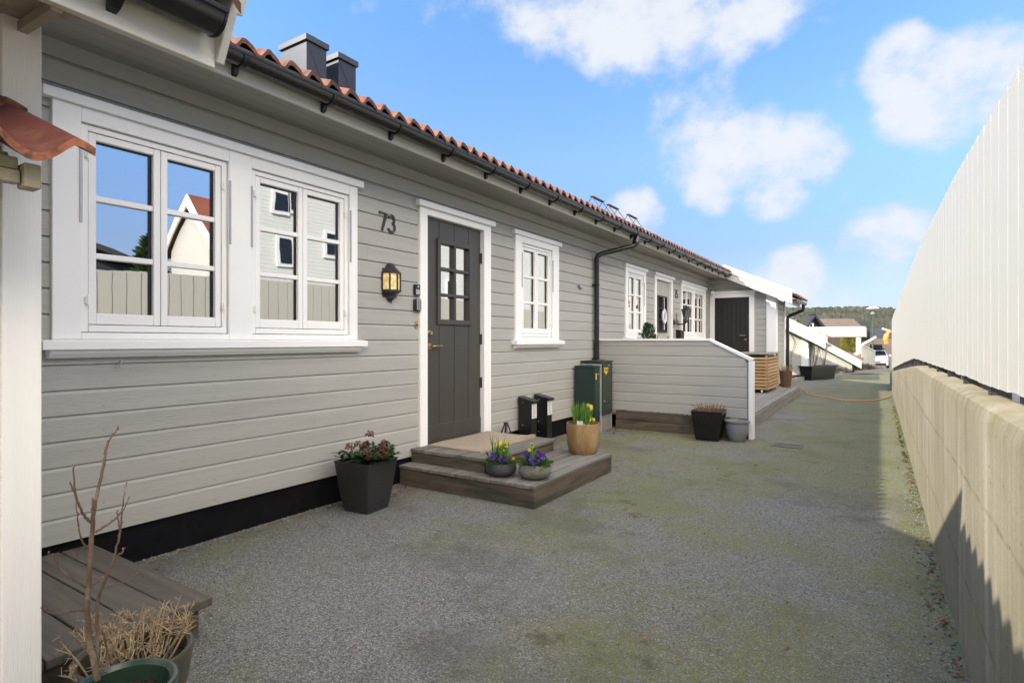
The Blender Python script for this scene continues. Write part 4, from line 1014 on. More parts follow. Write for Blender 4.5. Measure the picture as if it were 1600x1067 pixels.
f1 = flower_bowl((p1.x-.02,p1.y+.02,sz), .125, .105, bowl_dark, 'dark round bowl of violet and yellow flowers on the lower step', 12, 5)
f2 = flower_bowl((p2.x+.01,p2.y+.02,sz), .130, .115, bowl_grey, 'mossy grey round bowl full of violet pansies nearer the step edge', 26, 1)
for o_, c0, n_ in ((f1,p1,9),(f2,p2,3)):
    b = MB(); b2 = MB()
    for _ in range(n_):
        x, y = c0.x+random.uniform(-.05,.05), c0.y+random.uniform(-.05,.06); hh = random.uniform(.19,.27)
        b.tube([(x,y,sz+.1),(x+random.uniform(-.01,.01),y,sz+hh)],.0035,5); blossom(b2,(x,y,sz+hh),.019); b2.tube([(x,y,sz+hh),(x+.012,y-.012,sz+hh+.003)],.006,7)
        for _k in range(3): b.leaf((x,y,sz+.09),(random.uniform(-.25,.25),random.uniform(-.25,.25),1),hh*random.uniform(.6,.95),.012)
    b.build('stems', leaf_daff, o_); b2.build('yellow_flowers', petal_y, o_)

# tan pot with daffodils
tpz = onZ(913,703,sz); tc_ = Vector((1.12,4.93,sz)); 
t = thing('daffodil_pot', tc_, 'round tan glazed pot of daffodils standing at the far corner of the steps', 'flower pot')
b = MB(); r, h = .155, .285
b.lathe([(r*.78,0),(r*.86,.02),(r*.95,.07),(r*1.0,.14),(r*1.02,h*.8),(r*1.0,h),(r*.93,h),(r*.91,h-.05)], tc_, 40); b.build('pot', tan, t, smooth=True)
b = MB(); b.lathe([(r*.92,h-.045),(r*.8,h-.03),(.001,h-.025)], tc_, 20); b.build('soil', soil, t)
b = MB(); b2 = MB(); b3 = MB(); b4 = MB()
for cl in range(17):
    a = random.uniform(0,2*math.pi); rr = r*.72*math.sqrt(random.random()); x, y = tc_.x+rr*math.cos(a), tc_.y+rr*math.sin(a); z = tc_.z+h-.03
    b3.ball((x,y,z+.01),.017,1.3)
    for _ in range(10):
        d = (random.uniform(-.25,.25),random.uniform(-.25,.25),1); b.leaf((x+random.uniform(-.014,.014),y+random.uniform(-.014,.014),z+.01), d, random.uniform(.13,.23), .016, bend=.05)
for (dy, dx, hh) in ((.05,.03,.20),(.075,.05,.19),(.06,.06,.175),(.03,.07,.17),(-.02,.08,.09),(-.05,.09,.08),(0.02,.1,.075)):
    x, y = tc_.x+dx, tc_.y+dy; z = tc_.z+h+hh-.04; b.tube([(x,y,tc_.z+h-.03),(x,y,z)],.004,5); blossom(b2,(x,y,z),.021,(.8,-.7,.4)); b4.tube([(x,y,z),(x+.013,y-.011,z+.004)],[.006,.008],8)
b.build('leaves', leaf_daff, t); b2.build('flowers', petal_y, t); b4.build('trumpets', petal_y, t); b3.build('bulbs', bulb_m, t, smooth=True)
b = MB(); b.obox((tc_.x+.02,tc_.y-.105,tc_.z+h-.0),(1,.3,0),(0,0,1),(.3,-1,.2),.028,.03,.002); b.build('plant_tag', label_w, t)

# square tapering planters
def square_planter(name, c, top, bot, h, ang, mat, label, ribs=False):
    c = Vector(c); t = thing(name, c, label, 'planter'); M = Matrix.Rotation(ang, 4, 'Z'); b = MB()
    def ring(s, z, rr=.012):
        P = []
        for sx, sy in ((-1,-1),(1,-1),(1,1),(-1,1)):
            cxx, cyy = sx*(s-rr), sy*(s-rr); base = {(-1,-1):180,(1,-1):270,(1,1):0,(-1,1):90}[(sx,sy)]
            for k in range(4): a = R(base+k*30); P.append(c+M @ Vector((cxx+rr*math.cos(a), cyy+rr*math.sin(a), z)))
        return P
    def prof(f): return bot+(top-bot)*(f**.8)
    rings = [ring(prof(f)/2, h*f) for f in [i/8 for i in range(9)]]
    rings += [ring(top/2+.004, h-.004), ring(top/2+.004, h+.006), ring(top/2-.016, h+.006), ring(top/2-.018, h-.06)]
    n = 16; vs = [p for r_ in rings for p in r_]; m = len(rings)
    b.add(vs, [(i*n+k,i*n+(k+1)%n,(i+1)*n+(k+1)%n,(i+1)*n+k) for i in range(m-1) for k in range(n)]+[tuple(range(n-1,-1,-1))]); b.build('tub', mat, t, smooth=True, angle=30)
    if ribs:
        b = MB()
        for side in range(4):
            Ms = M @ Matrix.Rotation(side*math.pi/2, 4, 'Z')
            for k in range(13):
                u = -.44+.88*k/12
                pts = [c+Ms @ Vector((u*prof(f), -prof(f)/2-.001, h*f)) for f in (.06,.35,.65,.9)]; b.tube(pts, .004, 5)
        b.build('ribs', mat, t)
    b = MB(); s = top/2-.017; b.add([c+M @ Vector((a*s,d*s,h-.05)) for a, d in ((-1,-1),(1,-1),(1,1),(-1,1))],[(0,1,2,3)]); b.build('soil', soil, t)
    return t
# the large wicker one by the steps: corners on the ground read from the photo
pc = onZ(570,803,0); pl_, pr_ = onZ(536,788,0), onZ(610,775,0)
PA = math.atan2((pr_-pc).y, (pr_-pc).x)-math.pi/2
H1 = .36
cc = Vector((.315,2.945,0))
sp_ = square_planter('wicker_planter', cc, .325, .225, H1, R(5), wick, 'tall black wicker planter with a red budded evergreen beside the timber steps')
b = MB(); b2 = MB(); b3 = MB()
for _ in range(44):
    a = random.uniform(0,2*math.pi); rr = .16*math.sqrt(random.random()); base = cc+Vector((rr*math.cos(a),rr*math.sin(a),H1-.04)); tip = base+Vector((math.cos(a)*.05*rr/.15,math.sin(a)*.05*rr/.15,random.uniform(.07,.135)))
    for k in range(16):
        f = random.uniform(.35,1); p = base.lerp(tip,f); aa = random.uniform(0,2*math.pi); b.leaf(p,(math.cos(aa),math.sin(aa),random.uniform(-.1,.7)),random.uniform(.045,.08),.027,(0,0,1))
def buds(mb, c, r, n, s):
    for _ in range(n):
        v = Vector((random.gauss(0,1),random.gauss(0,1),abs(random.gauss(0,1)))).normalized()*r*random.uniform(.5,1); mb.ball(Vector(c)+Vector((v.x,v.y,v.z*1.3)), s*random.uniform(.7,1.2), 1, 6, 4)
for dx, dy, dz in ((.0,.03,.165),(.02,-.10,.11),(-.02,-.14,.10),(.05,-.05,.05)): buds(b3, cc+Vector((dx,dy,H1+dz)), .036, 42, .0065)
for ci_, (dx, dy, dz) in enumerate(((.10,.06,.06),(.14,-.02,.03),(.06,.10,.07),(.13,-.09,.035),(.02,.16,.08),(.15,.05,.03),(.0,.0,.10))):
    b2 = MB(); buds(b2, cc+Vector((dx,dy,H1+dz)), .034, 40, .007); b2.build('red_bud_cluster', leaf_tip, sp_)
for dy in (.15,.165): buds(b3, cc+Vector((.02,dy,H1+.10)), .022, 20, .006)
b.build('leaves', leaf_d, sp_); b3.build('pale_buds', bud_pale, sp_)

# black ribbed planter and grey pot beside the partition
c2 = Vector((1.70,7.34,0))
q = square_planter('ribbed_planter', c2, .37, .26, .36, R(4), black_pl, 'black ribbed square planter of dead stalks against the grey partition', True)
b = MB()
for _ in range(170):
    a = random.uniform(0,2*math.pi); rr = .15*math.sqrt(random.random()); p = c2+Vector((rr*math.cos(a),rr*math.sin(a),.31)); d = Vector((math.cos(a)*rr*2.4+random.uniform(-.15,.15),math.sin(a)*rr*2.4+random.uniform(-.15,.15),.7)).normalized()*random.uniform(.07,.17)
    b.tube([p,p+d*.6,p+d+Vector((0,0,-.015))],[.003,.0025,.0015],4)
b.build('dead_stalks', straw_br, q)
c3 = Vector((2.02,7.42,0))
t = thing('grey_pot', c3, 'empty round grey plastic pot at the end of the grey partition', 'pot')
b = MB(); b.lathe([(.085,0),(.10,.02),(.125,.10),(.135,.19),(.128,.225),(.146,.228),(.150,.250),(.136,.252),(.125,.23),(.12,.18)], c3, 32); b.build('pot', pot_grey, t, smooth=True)
b = MB(); b.lathe([(.128,.17),(.001,.175)], c3, 20); b.build('soil', soil, t)

# two black cable posts by the wall
def cable_post(y0, label):
    t = thing('cable_post', (.12,y0+.075,0), label, 'post', 'cable posts by the wall')
    x0, x1 = .045, .215; w = .115; h = .60
    b = MB(); b.box(x0, x1, y0, y0+w, 0, h-.05); b.build('body', black_pl, t, bevel=.003)
    b = MB(); b.prism([(x0-.005,y0-.008,h-.05),(x1+.03,y0-.008,h-.07),(x1+.03,y0-.008,h-.045),(x0-.005,y0-.008,h)],(0,w+.016,0)); b.build('cap', black_pl, t, bevel=.004)
    b = MB(); b.box(x1+.001,x1+.004,y0+.006,y0+w-.006,.36,.525); b.build('label', label_w, t)
    b = MB()
    for k in range(6): b.box(x1+.0042,x1+.0055,y0+.022,y0+w-.02-(k%2)*.012,.378+k*.024,.386+k*.024)
    b.build('print', print_g, t)
    b = MB(); b.tube([(x1,y0+.075,.10),(x1+.012,y0+.075,.10)],.010,10); b.build('bolt', dkmetal, t)
    for zz in (.16,.28,.54):
        b = MB(); b.ball((.10,y0-.001,zz),.006,1,8,6); b.build('rivet', steel, t)
    return t
cable_post(5.49, 'black cable post with printed label nearer the dark door')
cable_post(5.85, 'black cable post with printed label nearer the green cabinets')
# little triangular lantern behind the step
lp = Vector((.13,5.10,0)); t = thing('candle_lantern', lp, 'small black pyramid lantern on the ground behind the steps', 'lantern')
b = MB(); zt_ = .34; bz = .10; top = lp+Vector((0,0,zt_)); s = .095
b.box(lp.x-s,lp.x+s,lp.y-s,lp.y+s,.0,.03)
for a, d in ((-1,-1),(1,-1),(1,1),(-1,1)): b.bar(lp+Vector((a*s,d*s,.03)), top+Vector((a*.012,d*.012,0)), .014,.014)
b.box(lp.x-.018,lp.x+.018,lp.y-.018,lp.y+.018,zt_-.02,zt_+.02); b.build('frame', dkmetal, t)
b = MB(); b.add([lp+Vector((a*s*.9,d*s*.9,.032)) for a, d in ((-1,-1),(1,-1),(1,1),(-1,1))]+[lp+Vector((a*.034,d*.034,zt_-.10)) for a, d in ((-1,-1),(1,-1),(1,1),(-1,1))],[(0,1,5,4),(1,2,6,5),(2,3,7,6),(3,0,4,7)]); b.build('glass', pot_grey, t)

# utility cabinets
def cabinet(name, x0, x1, y0, y1, h, mat, label, low):
    t = thing(name, ((x0+x1)/2,(y0+y1)/2,0), label, 'cabinet', None)
    b = MB(); b.box(x0,x1,y0,y1,low,h-.03); b.build('housing', mat, t, bevel=.005)
    b = MB(); b.prism([(x0-.01,y0-.012,h-.03),(x1+.015,y0-.012,h-.03),(x1+.015,y0-.012,h-.012),((x0+x1)/2,y0-.012,h+.004),(x0-.01,y0-.012,h-.005)],(0,y1-y0+.024,0)); b.build('lid', mat, t, bevel=.004)
    b = MB(); b.box(x0+.01,x1-.012,y0+.01,y1-.01,0,low-.001); b.build('base', concrete_pad, t)
    return t
ca = cabinet('utility_cabinet', .06, .335, 6.90, 7.08, .905, boxgreen, 'narrow dark green utility cabinet with a steel edge beside the downpipe', .10)
b = MB(); b.box(.336,.345,6.905,7.06,.14,.85); b.build('door', boxgreen, ca, bevel=.002)
b = MB(); b.box(.30,.352,7.081,7.105,.0,.90); b.box(.06,.352,7.081,7.105,.90,.918); b.build('steel_edge', galv, ca, bevel=.002)
b = MB(); b.box(.346,.348,6.925,6.955,.72,.80); b.build('sticker', label_y, ca); b = MB(); b.tube([(.345,7.0,.79),(.352,7.0,.79)],.011,10); b.build('lock', steel, ca)
cbn = cabinet('utility_cabinet', .03, .335, 7.14, 7.50, .965, boxgreen2, 'wide olive green utility cabinet on a grey base against the partition', .22)
b = MB(); b.box(.336,.346,7.15,7.49,.375,.92); b.box(.336,.346,7.15,7.49,.225,.355); b.build('door', boxgreen2, cbn, bevel=.003)
b = MB(); b.box(.347,.349,7.20,7.335,.80,.865); b.build('sticker', label_y, cbn); b = MB(); b.prism([(.347,7.235,.80),(.347,7.30,.80),(.347,7.268,.758)],(.002,0,0)); b.build('warning_mark', label_y, cbn)
b = MB()
for k in range(4): b.box(.3493,.3500,7.215+k*.03,7.233+k*.03,.815,.852)
b.build('print', dkmetal, cbn)
for yy, zz in ((7.36,.89),(7.21,.41)):
    b = MB(); b.tube([(.346,yy,zz),(.354,yy,zz)],.012,10); b.build('lock', steel, cbn)
b = MB(); b.box(.322,.334,7.14,7.155,.0,.22); b.box(.322,.334,7.487,7.50,.0,.22); b.build('base_edge', galv, cbn)

# ------------------------------------------------------------------ partition of the next flat and its deck
PYp = 7.62
pt = thing('partition_wall', (1.1,PYp,0), 'grey boarded partition with white capping and a sloped end beside the deck', 'partition')
bx, ex, zc_, ze_ = 1.63, 2.13, 1.235, .990
def pend(z): return 2.105 if z <= ze_+.0 else bx+(zc_-z)/(zc_-ze_)*(2.13-bx)
b = MB(); cladding(b, wallYm(PYp), .025, 2.13, .262, 1.232, .1285, top=pend); b.build('boards', siding_x, pt)
b = MB(); b.prism([(.02,PYp+.05,.26),(2.12,PYp+.05,.26),(2.12,PYp+.05,.98),(1.63,PYp+.05,1.22),(.02,PYp+.05,1.22)],(0,-.048,0)); b.build('core', siding_x, pt)
b = MB(); b.prism([(.02,PYp-.045,1.233),(bx+.008,PYp-.045,1.233),(2.135,PYp-.045,.985),(2.15,PYp-.045,.985),(2.18,PYp-.045,1.005),(bx+.016,PYp-.045,1.262),(.02,PYp-.045,1.262)],(0,.12,0)); b.build('capping', white, pt, bevel=.003)
b = MB(); b.box(2.125,2.18,PYp-.042,PYp+.072,.0,.984); b.build('end_post', white, pt, bevel=.004)
b = MB(); b.box(.35,2.12,PYp-.012,PYp+.02,.125,.245); b.box(.35,2.12,PYp-.02,PYp+.02,.005,.118); b.build('skirting', riser, pt, bevel=.003)
b = MB()
for _ in range(60): b.ball((random.uniform(.4,2.1),PYp-.015+random.uniform(-.006,.01),.25+random.uniform(-.004,.006)),random.uniform(.006,.013),.7,6,4)
b.build('moss', moss, pt)
dk = thing('deck', (1,11,0), 'weathered grey timber deck in front of the next flat beyond the partition', 'deck')
b = MB(); n = 15
for i in range(n):
    x0 = .02+i*(2.0-.02)/n; b.box(x0+.002,x0+1.98/n-.004,PYp+.075,14.25,.172,.20+random.uniform(-.001,.001))
b.build('boards', deckd, dk, bevel=.003)
b = MB(); b.box(1.985,2.012,PYp+.075,14.25,.10,.171); b.box(1.988,2.010,PYp+.075,14.25,.0,.094); b.box(.02,1.985,14.22,14.25,0,.171); b.build('fascia', deckd, dk, bevel=.002)

# slatted timber box on castors
cr0 = onZ(1200,611,.2); 
bx0, bx1, by0, by1 = .98, 1.66, 12.1, 13.5; zb_ = .27; zt_ = onX(1204,549,1.66).z
zt_ = .985
t = thing('slatted_box', (1.3,12.5,.2), 'honey coloured slatted timber box on castors standing on the deck', 'bin box')
b = MB(); ns = 10
for i in range(ns):
    z0 = zb_+i*(zt_-.06-zb_)/ns; z1 = z0+(zt_-.06-zb_)/ns*.74
    b.box(bx0,bx1,by0-.02,by0,z0,z1); b.box(bx1,bx1+.02,by0-.02,by1,z0,z1); b.box(bx0,bx1,by1,by1+.02,z0,z1); b.box(bx0-.02,bx0,by0,by1,z0,z1)
b.build('slats', slatwood, t, bevel=.003)
b = MB()
for x in (bx0+.02,bx1-.02):
    for y in (by0+.02,by1-.02): b.box(x-.019,x+.019,y-.019,y+.019,zb_,zt_-.03)
b.build('posts', slatwood, t)
b = MB(); b.box(bx0+.06,bx1-.06,by0+.06,by1-.06,zb_,zt_-.05); b.build('liner', black_pl, t)
b = MB()
for i in range(5): b.box(bx0-.04,bx1+.04,by0-.04+i*(by1-by0+.08)/5,by0-.044+(i+1)*(by1-by0+.08)/5,zt_-.03,zt_); 
b.build('lid', deckd, t, bevel=.003)
for x, y in ((bx1-.1,by0+.02),(bx1-.03,by1-.08),(bx0+.1,by0+.05),(bx0+.1,by1-.08)):
    b = MB(); b.tube([(x-.015,y,.232),(x+.015,y,.232)],.031,12); b.box(x-.02,x+.02,y-.01,y+.02,.255,.27); b.build('castor', label_w, t)
# brown basket
kc = onZ(1221,607,.2); kc = Vector((1.76,13.95,.2)); t = thing('wicker_basket', kc, 'brown wicker basket with dry stalks behind the slatted box', 'basket')
b = MB(); b.lathe([(.09,0),(.11,.1),(.13,.3),(.135,.36),(.12,.36),(.11,.28)], kc, 20); b.build('basket', wicker_br, t, smooth=True)
b = MB()
for _ in range(50):
    a = random.uniform(0,6.28); p = kc+Vector((.10*math.cos(a)*random.random(),.10*math.sin(a)*random.random(),.30)); b.tube([p,p+Vector((math.cos(a)*.08,math.sin(a)*.08,random.uniform(.08,.2)))],.004,4)
b.build('stalks', straw_br, t)
# conifer in a pot behind the partition
cp_ = Vector((.42,8.75,.2)); t = thing('potted_conifer', cp_, 'small bushy conifer showing above the grey partition', 'shrub')
b = MB(); b.lathe([(.15,0),(.19,.36),(.175,.36),(.17,.3)], cp_, 24); b.build('pot', bowl_dark, t, smooth=True); b = MB(); b.lathe([(.17,.31),(.001,.33)], cp_, 12); b.build('soil', soil, t)
b = MB(); b.tube([cp_+Vector((0,0,.3)),cp_+Vector((0,.02,1.1))],[.02,.006],6); b.build('stem', bark, t)
b = MB()
for _ in range(1500):
    f = random.random()**.8; z = .45+f*.83; rmax = .25*(1-f)**.7+.03; a = random.uniform(0,6.28); rr = rmax*math.sqrt(random.random())*(1+.25*math.sin(a*5+z*9)); p = cp_+Vector((rr*math.cos(a),rr*math.sin(a),z)); b.leaf(p,(math.cos(a)*.5,math.sin(a)*.5,1),random.uniform(.04,.075),.014)
b.build('foliage', leaf_d, t)
# lantern on bracket, letter box and sensor of no. 75
t = thing('bracket_lantern', (.02,11.35,1.66), 'black bracket lantern beside the pale grey door of the next flat', 'lamp')
ly, lz, lx = 11.42, 1.70, .27
b = MB(); b.tube([(.02,ly,1.60),(.035,ly,1.60)],.06,16); b.tube(smoothpath([(.03,ly,1.60),(.12,ly,1.565),(.22,ly,1.57),(lx,ly,1.60)],5),.014,8); b.build('bracket', dkmetal, t)
b = MB(); b.lathe([(.03,-.10),(.045,-.09),(.05,-.07),(.04,-.065)],(lx,ly,lz),12); b.lathe([(.11,.13),(.10,.15),(.06,.18),(.02,.20),(.02,.215),(.008,.25)],(lx,ly,lz),12)
for a in range(6): c_ = math.cos(a*math.pi/3); s_ = math.sin(a*math.pi/3); b.tube([(lx+.045*c_,ly+.045*s_,lz-.07),(lx+.085*c_,ly+.085*s_,lz+.135)],.006,5)
b.build('frame', dkmetal, t)
b = MB(); b.lathe([(.040,-.066),(.078,.13)],(lx,ly,lz),6); b.build('glass', lampglass, t)
b = MB(); b.ball((lx,ly,lz+.02),.025,1.4); b.build('bulb', label_w, t, smooth=True)
t = thing('letter_box', (.02,11.66,1.3), 'flat black letter box on the wall beside the pale grey door', 'letter box'); b = MB(); b.box(.023,.12,11.56,11.80,1.20,1.43); b.build('box', black_pl, t, bevel=.004); b = MB(); b.prism([(.02,11.55,1.43),(.14,11.55,1.425),(.14,11.55,1.44),(.02,11.55,1.46)],(0,.26,0)); b.build('lid', black_pl, t)
t = thing('power_socket', (.02,11.6,1.55), 'small cream outdoor socket above the letter box', 'socket'); b = MB(); b.box(.023,.075,11.60,11.70,1.55,1.65); b.build('socket', bulb_m, t, bevel=.006); b = MB(); b.tube([(.03,11.58,1.62),(.03,11.58,1.80)],.006,6); b.build('cable', dkmetal, t)
t = thing('globe_light', (.12,YE-.03,2.3), 'small white globe light in the corner beside the black storage door', 'lamp'); gp = onY(1109,458,YE-.08); b = MB(); b.ball((.10,YE-.09,gp.z),.055,1,14,10); b.build('globe', white, t, smooth=True); b = MB(); b.tube([(.10,YE-.022,gp.z),(.10,YE-.06,gp.z)],.03,12); b.build('mount', dkmetal, t)

# ------------------------------------------------------------------ deck niche at the left, foreground pots
ld = thing('doorstep_deck', (.6,1.0,0), 'dark weathered timber platform in the corner beside the white house', 'deck')
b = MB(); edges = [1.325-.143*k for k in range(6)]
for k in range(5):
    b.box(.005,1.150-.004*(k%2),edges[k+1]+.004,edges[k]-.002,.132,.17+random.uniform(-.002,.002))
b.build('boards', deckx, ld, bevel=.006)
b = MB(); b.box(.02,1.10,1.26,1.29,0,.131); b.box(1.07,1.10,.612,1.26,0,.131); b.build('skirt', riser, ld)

def pot_round(name, c, r, h, mat, label, rim=.014):
    c = Vector(c); t = thing(name, c, label, 'plant pot')
    b = MB(); b.lathe([(r*.68,0),(r*.75,.02),(r*.90,h*.5),(r*.98,h-.035),(r*1.0,h-.008),(r*.985,h),(r*.985-rim*.6,h+.001),(r-rim*1.5,h-.008),(r*.86,h-.07)], c, 44); b.build('pot', mat, t, smooth=True)
    b = MB(); n = 26; vs = [c+Vector((0,0,h-.05))]
    rings = 5
    for i in range(1, rings+1):
        for k in range(n):
            a = 2*math.pi*k/n; rr = r*.89*i/rings; vs.append(c+Vector((rr*math.cos(a),rr*math.sin(a),h-.052+random.uniform(-.008,.010))))
    fs = [(0,1+k,1+(k+1)%n) for k in range(n)]+[(1+(i-1)*n+k,1+i*n+k,1+i*n+(k+1)%n,1+(i-1)*n+(k+1)%n) for i in range(1,rings) for k in range(n)]
    b.add(vs, fs); b.build('soil', soil, t)
    return t
gc = Vector((1.848,.694,0)); gp_ = pot_round('glazed_pot', gc, .122, .352, pot_green, 'dark green glazed pot holding a bare budding shrub, nearest the camera')
oc = Vector((1.473,.883,0)); op_ = pot_round('glazed_pot', oc, .168, .24, pot_brown, 'olive brown glazed pot of dry straw coloured stems beside the timber platform')
# bare shrub: branch paths measured off the photo on one upright plane through the pot, then given depth
def bp(px, py, k=1.472, dk_=0): return atD(px, py, k+dk_)
def branch(mb, pts, r0, r1, sides=7):
    P = [bp(x, y, dk_=d) for x, y, d in pts]; P = smoothpath(P, 5); P = [p+Vector((random.uniform(-1,1),random.uniform(-1,1),random.uniform(-1,1)))*.0012 for p in P]
    r0, r1 = r0*.8, r1*.75; n = len(P); mb.tube(P, [r0+(r1-r0)*i/(n-1) for i in range(n)], sides)
    return P
b = MB(); budp = []
main = [(152,1062,0),(140,1000,.01),(137,950,0),(140,890,-.01),(143,850,0),(146,800,.01),(147,785,.01)]
br = [(main,.0095,.0062),([(146,800,.01),(155,760,.02),(163,720,.03),(168,695,.04),(176,680,.05),(186,668,.06)],.006,.0015),
      ([(162,725,.03),(168,690,.05)],.0035,.002),([(145,825,0),(146,800,-.01),(145,780,-.02)],.004,.0025),
      ([(143,816,0),(132,806,-.02),(123,787,-.04),(117,765,-.05),(115,730,-.06)],.005,.0022),([(124,788,-.04),(112,760,-.05),(110,755,-.05)],.003,.0015),
      ([(140,858,0),(128,845,-.03),(122,815,-.05),(119,785,-.06)],.0035,.0015),
      ([(148,832,0),(170,818,.03),(190,800,.06),(201,778,.08)],.004,.0015),
      ([(152,1040,.02),(152,980,.04),(153,935,.05),(165,905,.05),(178,870,.06),(188,830,.07),(191,800,.08),(194,775,.08),(197,755,.09)],.006,.0015),
      ([(188,830,.07),(184,805,.08),(182,798,.08)],.003,.0015),([(178,870,.06),(190,864,.09),(193,858,.1)],.0028,.0015),
      ([(137,920,0),(115,905,-.04),(95,888,-.07),(82,868,-.09),(74,864,-.1)],.0028,.0012),
      ([(134,952,0),(110,955,-.04),(90,960,-.07),(70,953,-.09),(66,950,-.1)],.0028,.0012),
      ([(140,880,0),(128,876,.03),(118,868,.05)],.0022,.001),([(153,925,.04),(165,917,.05),(185,912,.08),(205,904,.1),(215,896,.11)],.0028,.001),
      ([(143,918,.0),(152,910,.03),(165,900,.05)],.002,.001),([(165,1050,.02),(168,1020,.05),(160,985,.03)],.005,.003)]
for pts, r0, r1 in br:
    P = branch(b, pts, r0, r1)
    for p in P[3::3]:
        if random.random() < .6: budp.append(p)
    budp.append(P[-1])
b.cur = 1
for p in budp: b.ball(p+Vector((random.uniform(-.003,.003),random.uniform(-.003,.003),.002)), random.uniform(.0014,.0026), 1.6, 6, 5)
b.build('branches', [bark, bud_pale], gp_, smooth=True)
# dry hydrangea-like stems
b = MB()
for _ in range(50):
    a = random.uniform(0,2*math.pi); rr = .12*math.sqrt(random.random()); p = oc+Vector((rr*math.cos(a),rr*math.sin(a),.185)); hgt = random.uniform(.08,.165)
    q_ = p+Vector((math.cos(a)*rr*.6+random.uniform(-.03,.03),math.sin(a)*rr*.6+random.uniform(-.03,.03),hgt))
    m_ = p.lerp(q_,.5)+Vector((random.uniform(-.008,.008),random.uniform(-.008,.008),0)); b.tube([p,m_,q_],[.0030,.0026,.0014],5)
    for _k in range(5):
        s_ = m_.lerp(q_,random.random()); d = Vector((random.uniform(-1,1),random.uniform(-1,1),random.uniform(-.2,1.2))).normalized()*random.uniform(.025,.06); d.z = abs(d.z)+.01; e_ = s_+d*.7; b.tube([s_,e_,s_+d],[.0018,.0014,.0007],4)
        for _j in range(2):
            d2 = Vector((random.uniform(-1,1),random.uniform(-1,1),random.uniform(-.3,1))).normalized()*random.uniform(.012,.028); b.tube([e_,e_+d2],[.0013,.0008],4)
b.build('dry_stems', straw, op_)

# ------------------------------------------------------------------ ground details
b = MB(); dc = (onZ(1207,695)+onZ(1254,698)+onZ(1232,702)+onZ(1228,692))/4; dxx, dyy = .16, .13
b.box(dc.x-dxx,dc.x+dxx,dc.y-dyy,dc.y-dyy+.025,.0,.006); b.box(dc.x-dxx,dc.x+dxx,dc.y+dyy-.025,dc.y+dyy,.0,.006); b.box(dc.x-dxx,dc.x-dxx+.025,dc.y-dyy+.025,dc.y+dyy-.025,0,.006); b.box(dc.x+dxx-.025,dc.x+dxx,dc.y-dyy+.025,dc.y+dyy-.025,0,.006)
for k in range(9): b.box(dc.x-dxx+.03+k*.03,dc.x-dxx+.046+k*.03,dc.y-dyy+.025,dc.y+dyy-.025,0,.0045)
o = b.build('drain_cover', cast_iron, loc=dc); tag(o, 'small square iron drain cover set in the asphalt', 'drain cover')
b = MB(); hp_ = [Vector((1.93,14.33,.215)),Vector((2.03,14.55,.12)),Vector((2.2,14.6,.013)),Vector((2.55,14.0,.013)),Vector((2.95,13.55,.013)),Vector((3.35,13.75,.013)),Vector((3.62,14.5,.013)),Vector((WX-.03,15.2,.02))]
b.tube(smoothpath(hp_,8), .010, 8); o = b.build('garden_hose', orange, loc=(2.5,14,0), smooth=True); tag(o, 'orange hose lying across the lane from the deck to the concrete wall', 'hose')
# dead leaves along wall feet and pebbles on the asphalt: nobody could count them
b = MB()
def dead(x, y, z=.004):
    a = random.uniform(0,6.28); b.leaf((x,y,z+random.uniform(0,.01)),(math.cos(a),math.sin(a),random.uniform(-.05,.25)),random.uniform(.018,.045),random.uniform(.012,.024),(0,0,1),.5)
for _ in range(150): dead(WX-abs(random.gauss(0,.04))-.01, random.uniform(1.5,14))
for _ in range(26): dead(.05+abs(random.gauss(0,.05)), random.uniform(1.35,3.6))
for _ in range(40): dead(random.uniform(.02,.35), random.uniform(3.3,3.58))
for _ in range(26): dead(random.gauss(.42,.1), random.gauss(7.35,.15))
for _ in range(40): dead(random.uniform(.4,2.1), PYp-.03-abs(random.gauss(0,.03)))
for _ in range(60): dead(random.uniform(.3,3.6), random.uniform(1.4,9))
for _ in range(16): dead(random.uniform(.05,.3), random.uniform(5.9,6.8))
o = b.build('leaf_litter', deadleaf, kind='stuff'); tag(o, 'scattered brown dead leaves along the foot of the walls', 'leaf litter')
b = MB()
for _ in range(1500):
    y = 1.2+random.random()**1.6*8; x = random.uniform(.1,WX-.02); b.ball((x,y,.002),random.uniform(.0025,.006),.7,5,4)
for _ in range(500):
    y = random.uniform(1.6,9); x = WX-abs(random.gauss(0,.05))-.005; b.ball((x,y,.003),random.uniform(.003,.008),.8,5,4)
for _ in range(420):
    y = random.uniform(1.34,3.6); x = .01+abs(random.gauss(0,.04)); b.ball((x,y,.003),random.uniform(.003,.009),.8,5,4)
o = b.build('gravel', pebble, kind='stuff'); tag(o, 'loose grey grit scattered over the asphalt', 'gravel')
b = MB()
for _ in range(260):
    y = random.uniform(5,13); x = WX-abs(random.gauss(0,.03))-.005; b.ball((x,y,.002),random.uniform(.005,.016),.6,6,4)
for _ in range(14):
    c_ = Vector((WX-.03,random.uniform(6.5,10),.0))
    for _k in range(6): b.leaf(c_,(random.uniform(-1,.2),random.uniform(-1,1),random.uniform(.3,1)),random.uniform(.03,.07),.012)
o = b.build('moss_and_weeds', moss, kind='stuff'); tag(o, 'low green moss and weeds along the foot of the concrete wall', 'weeds')

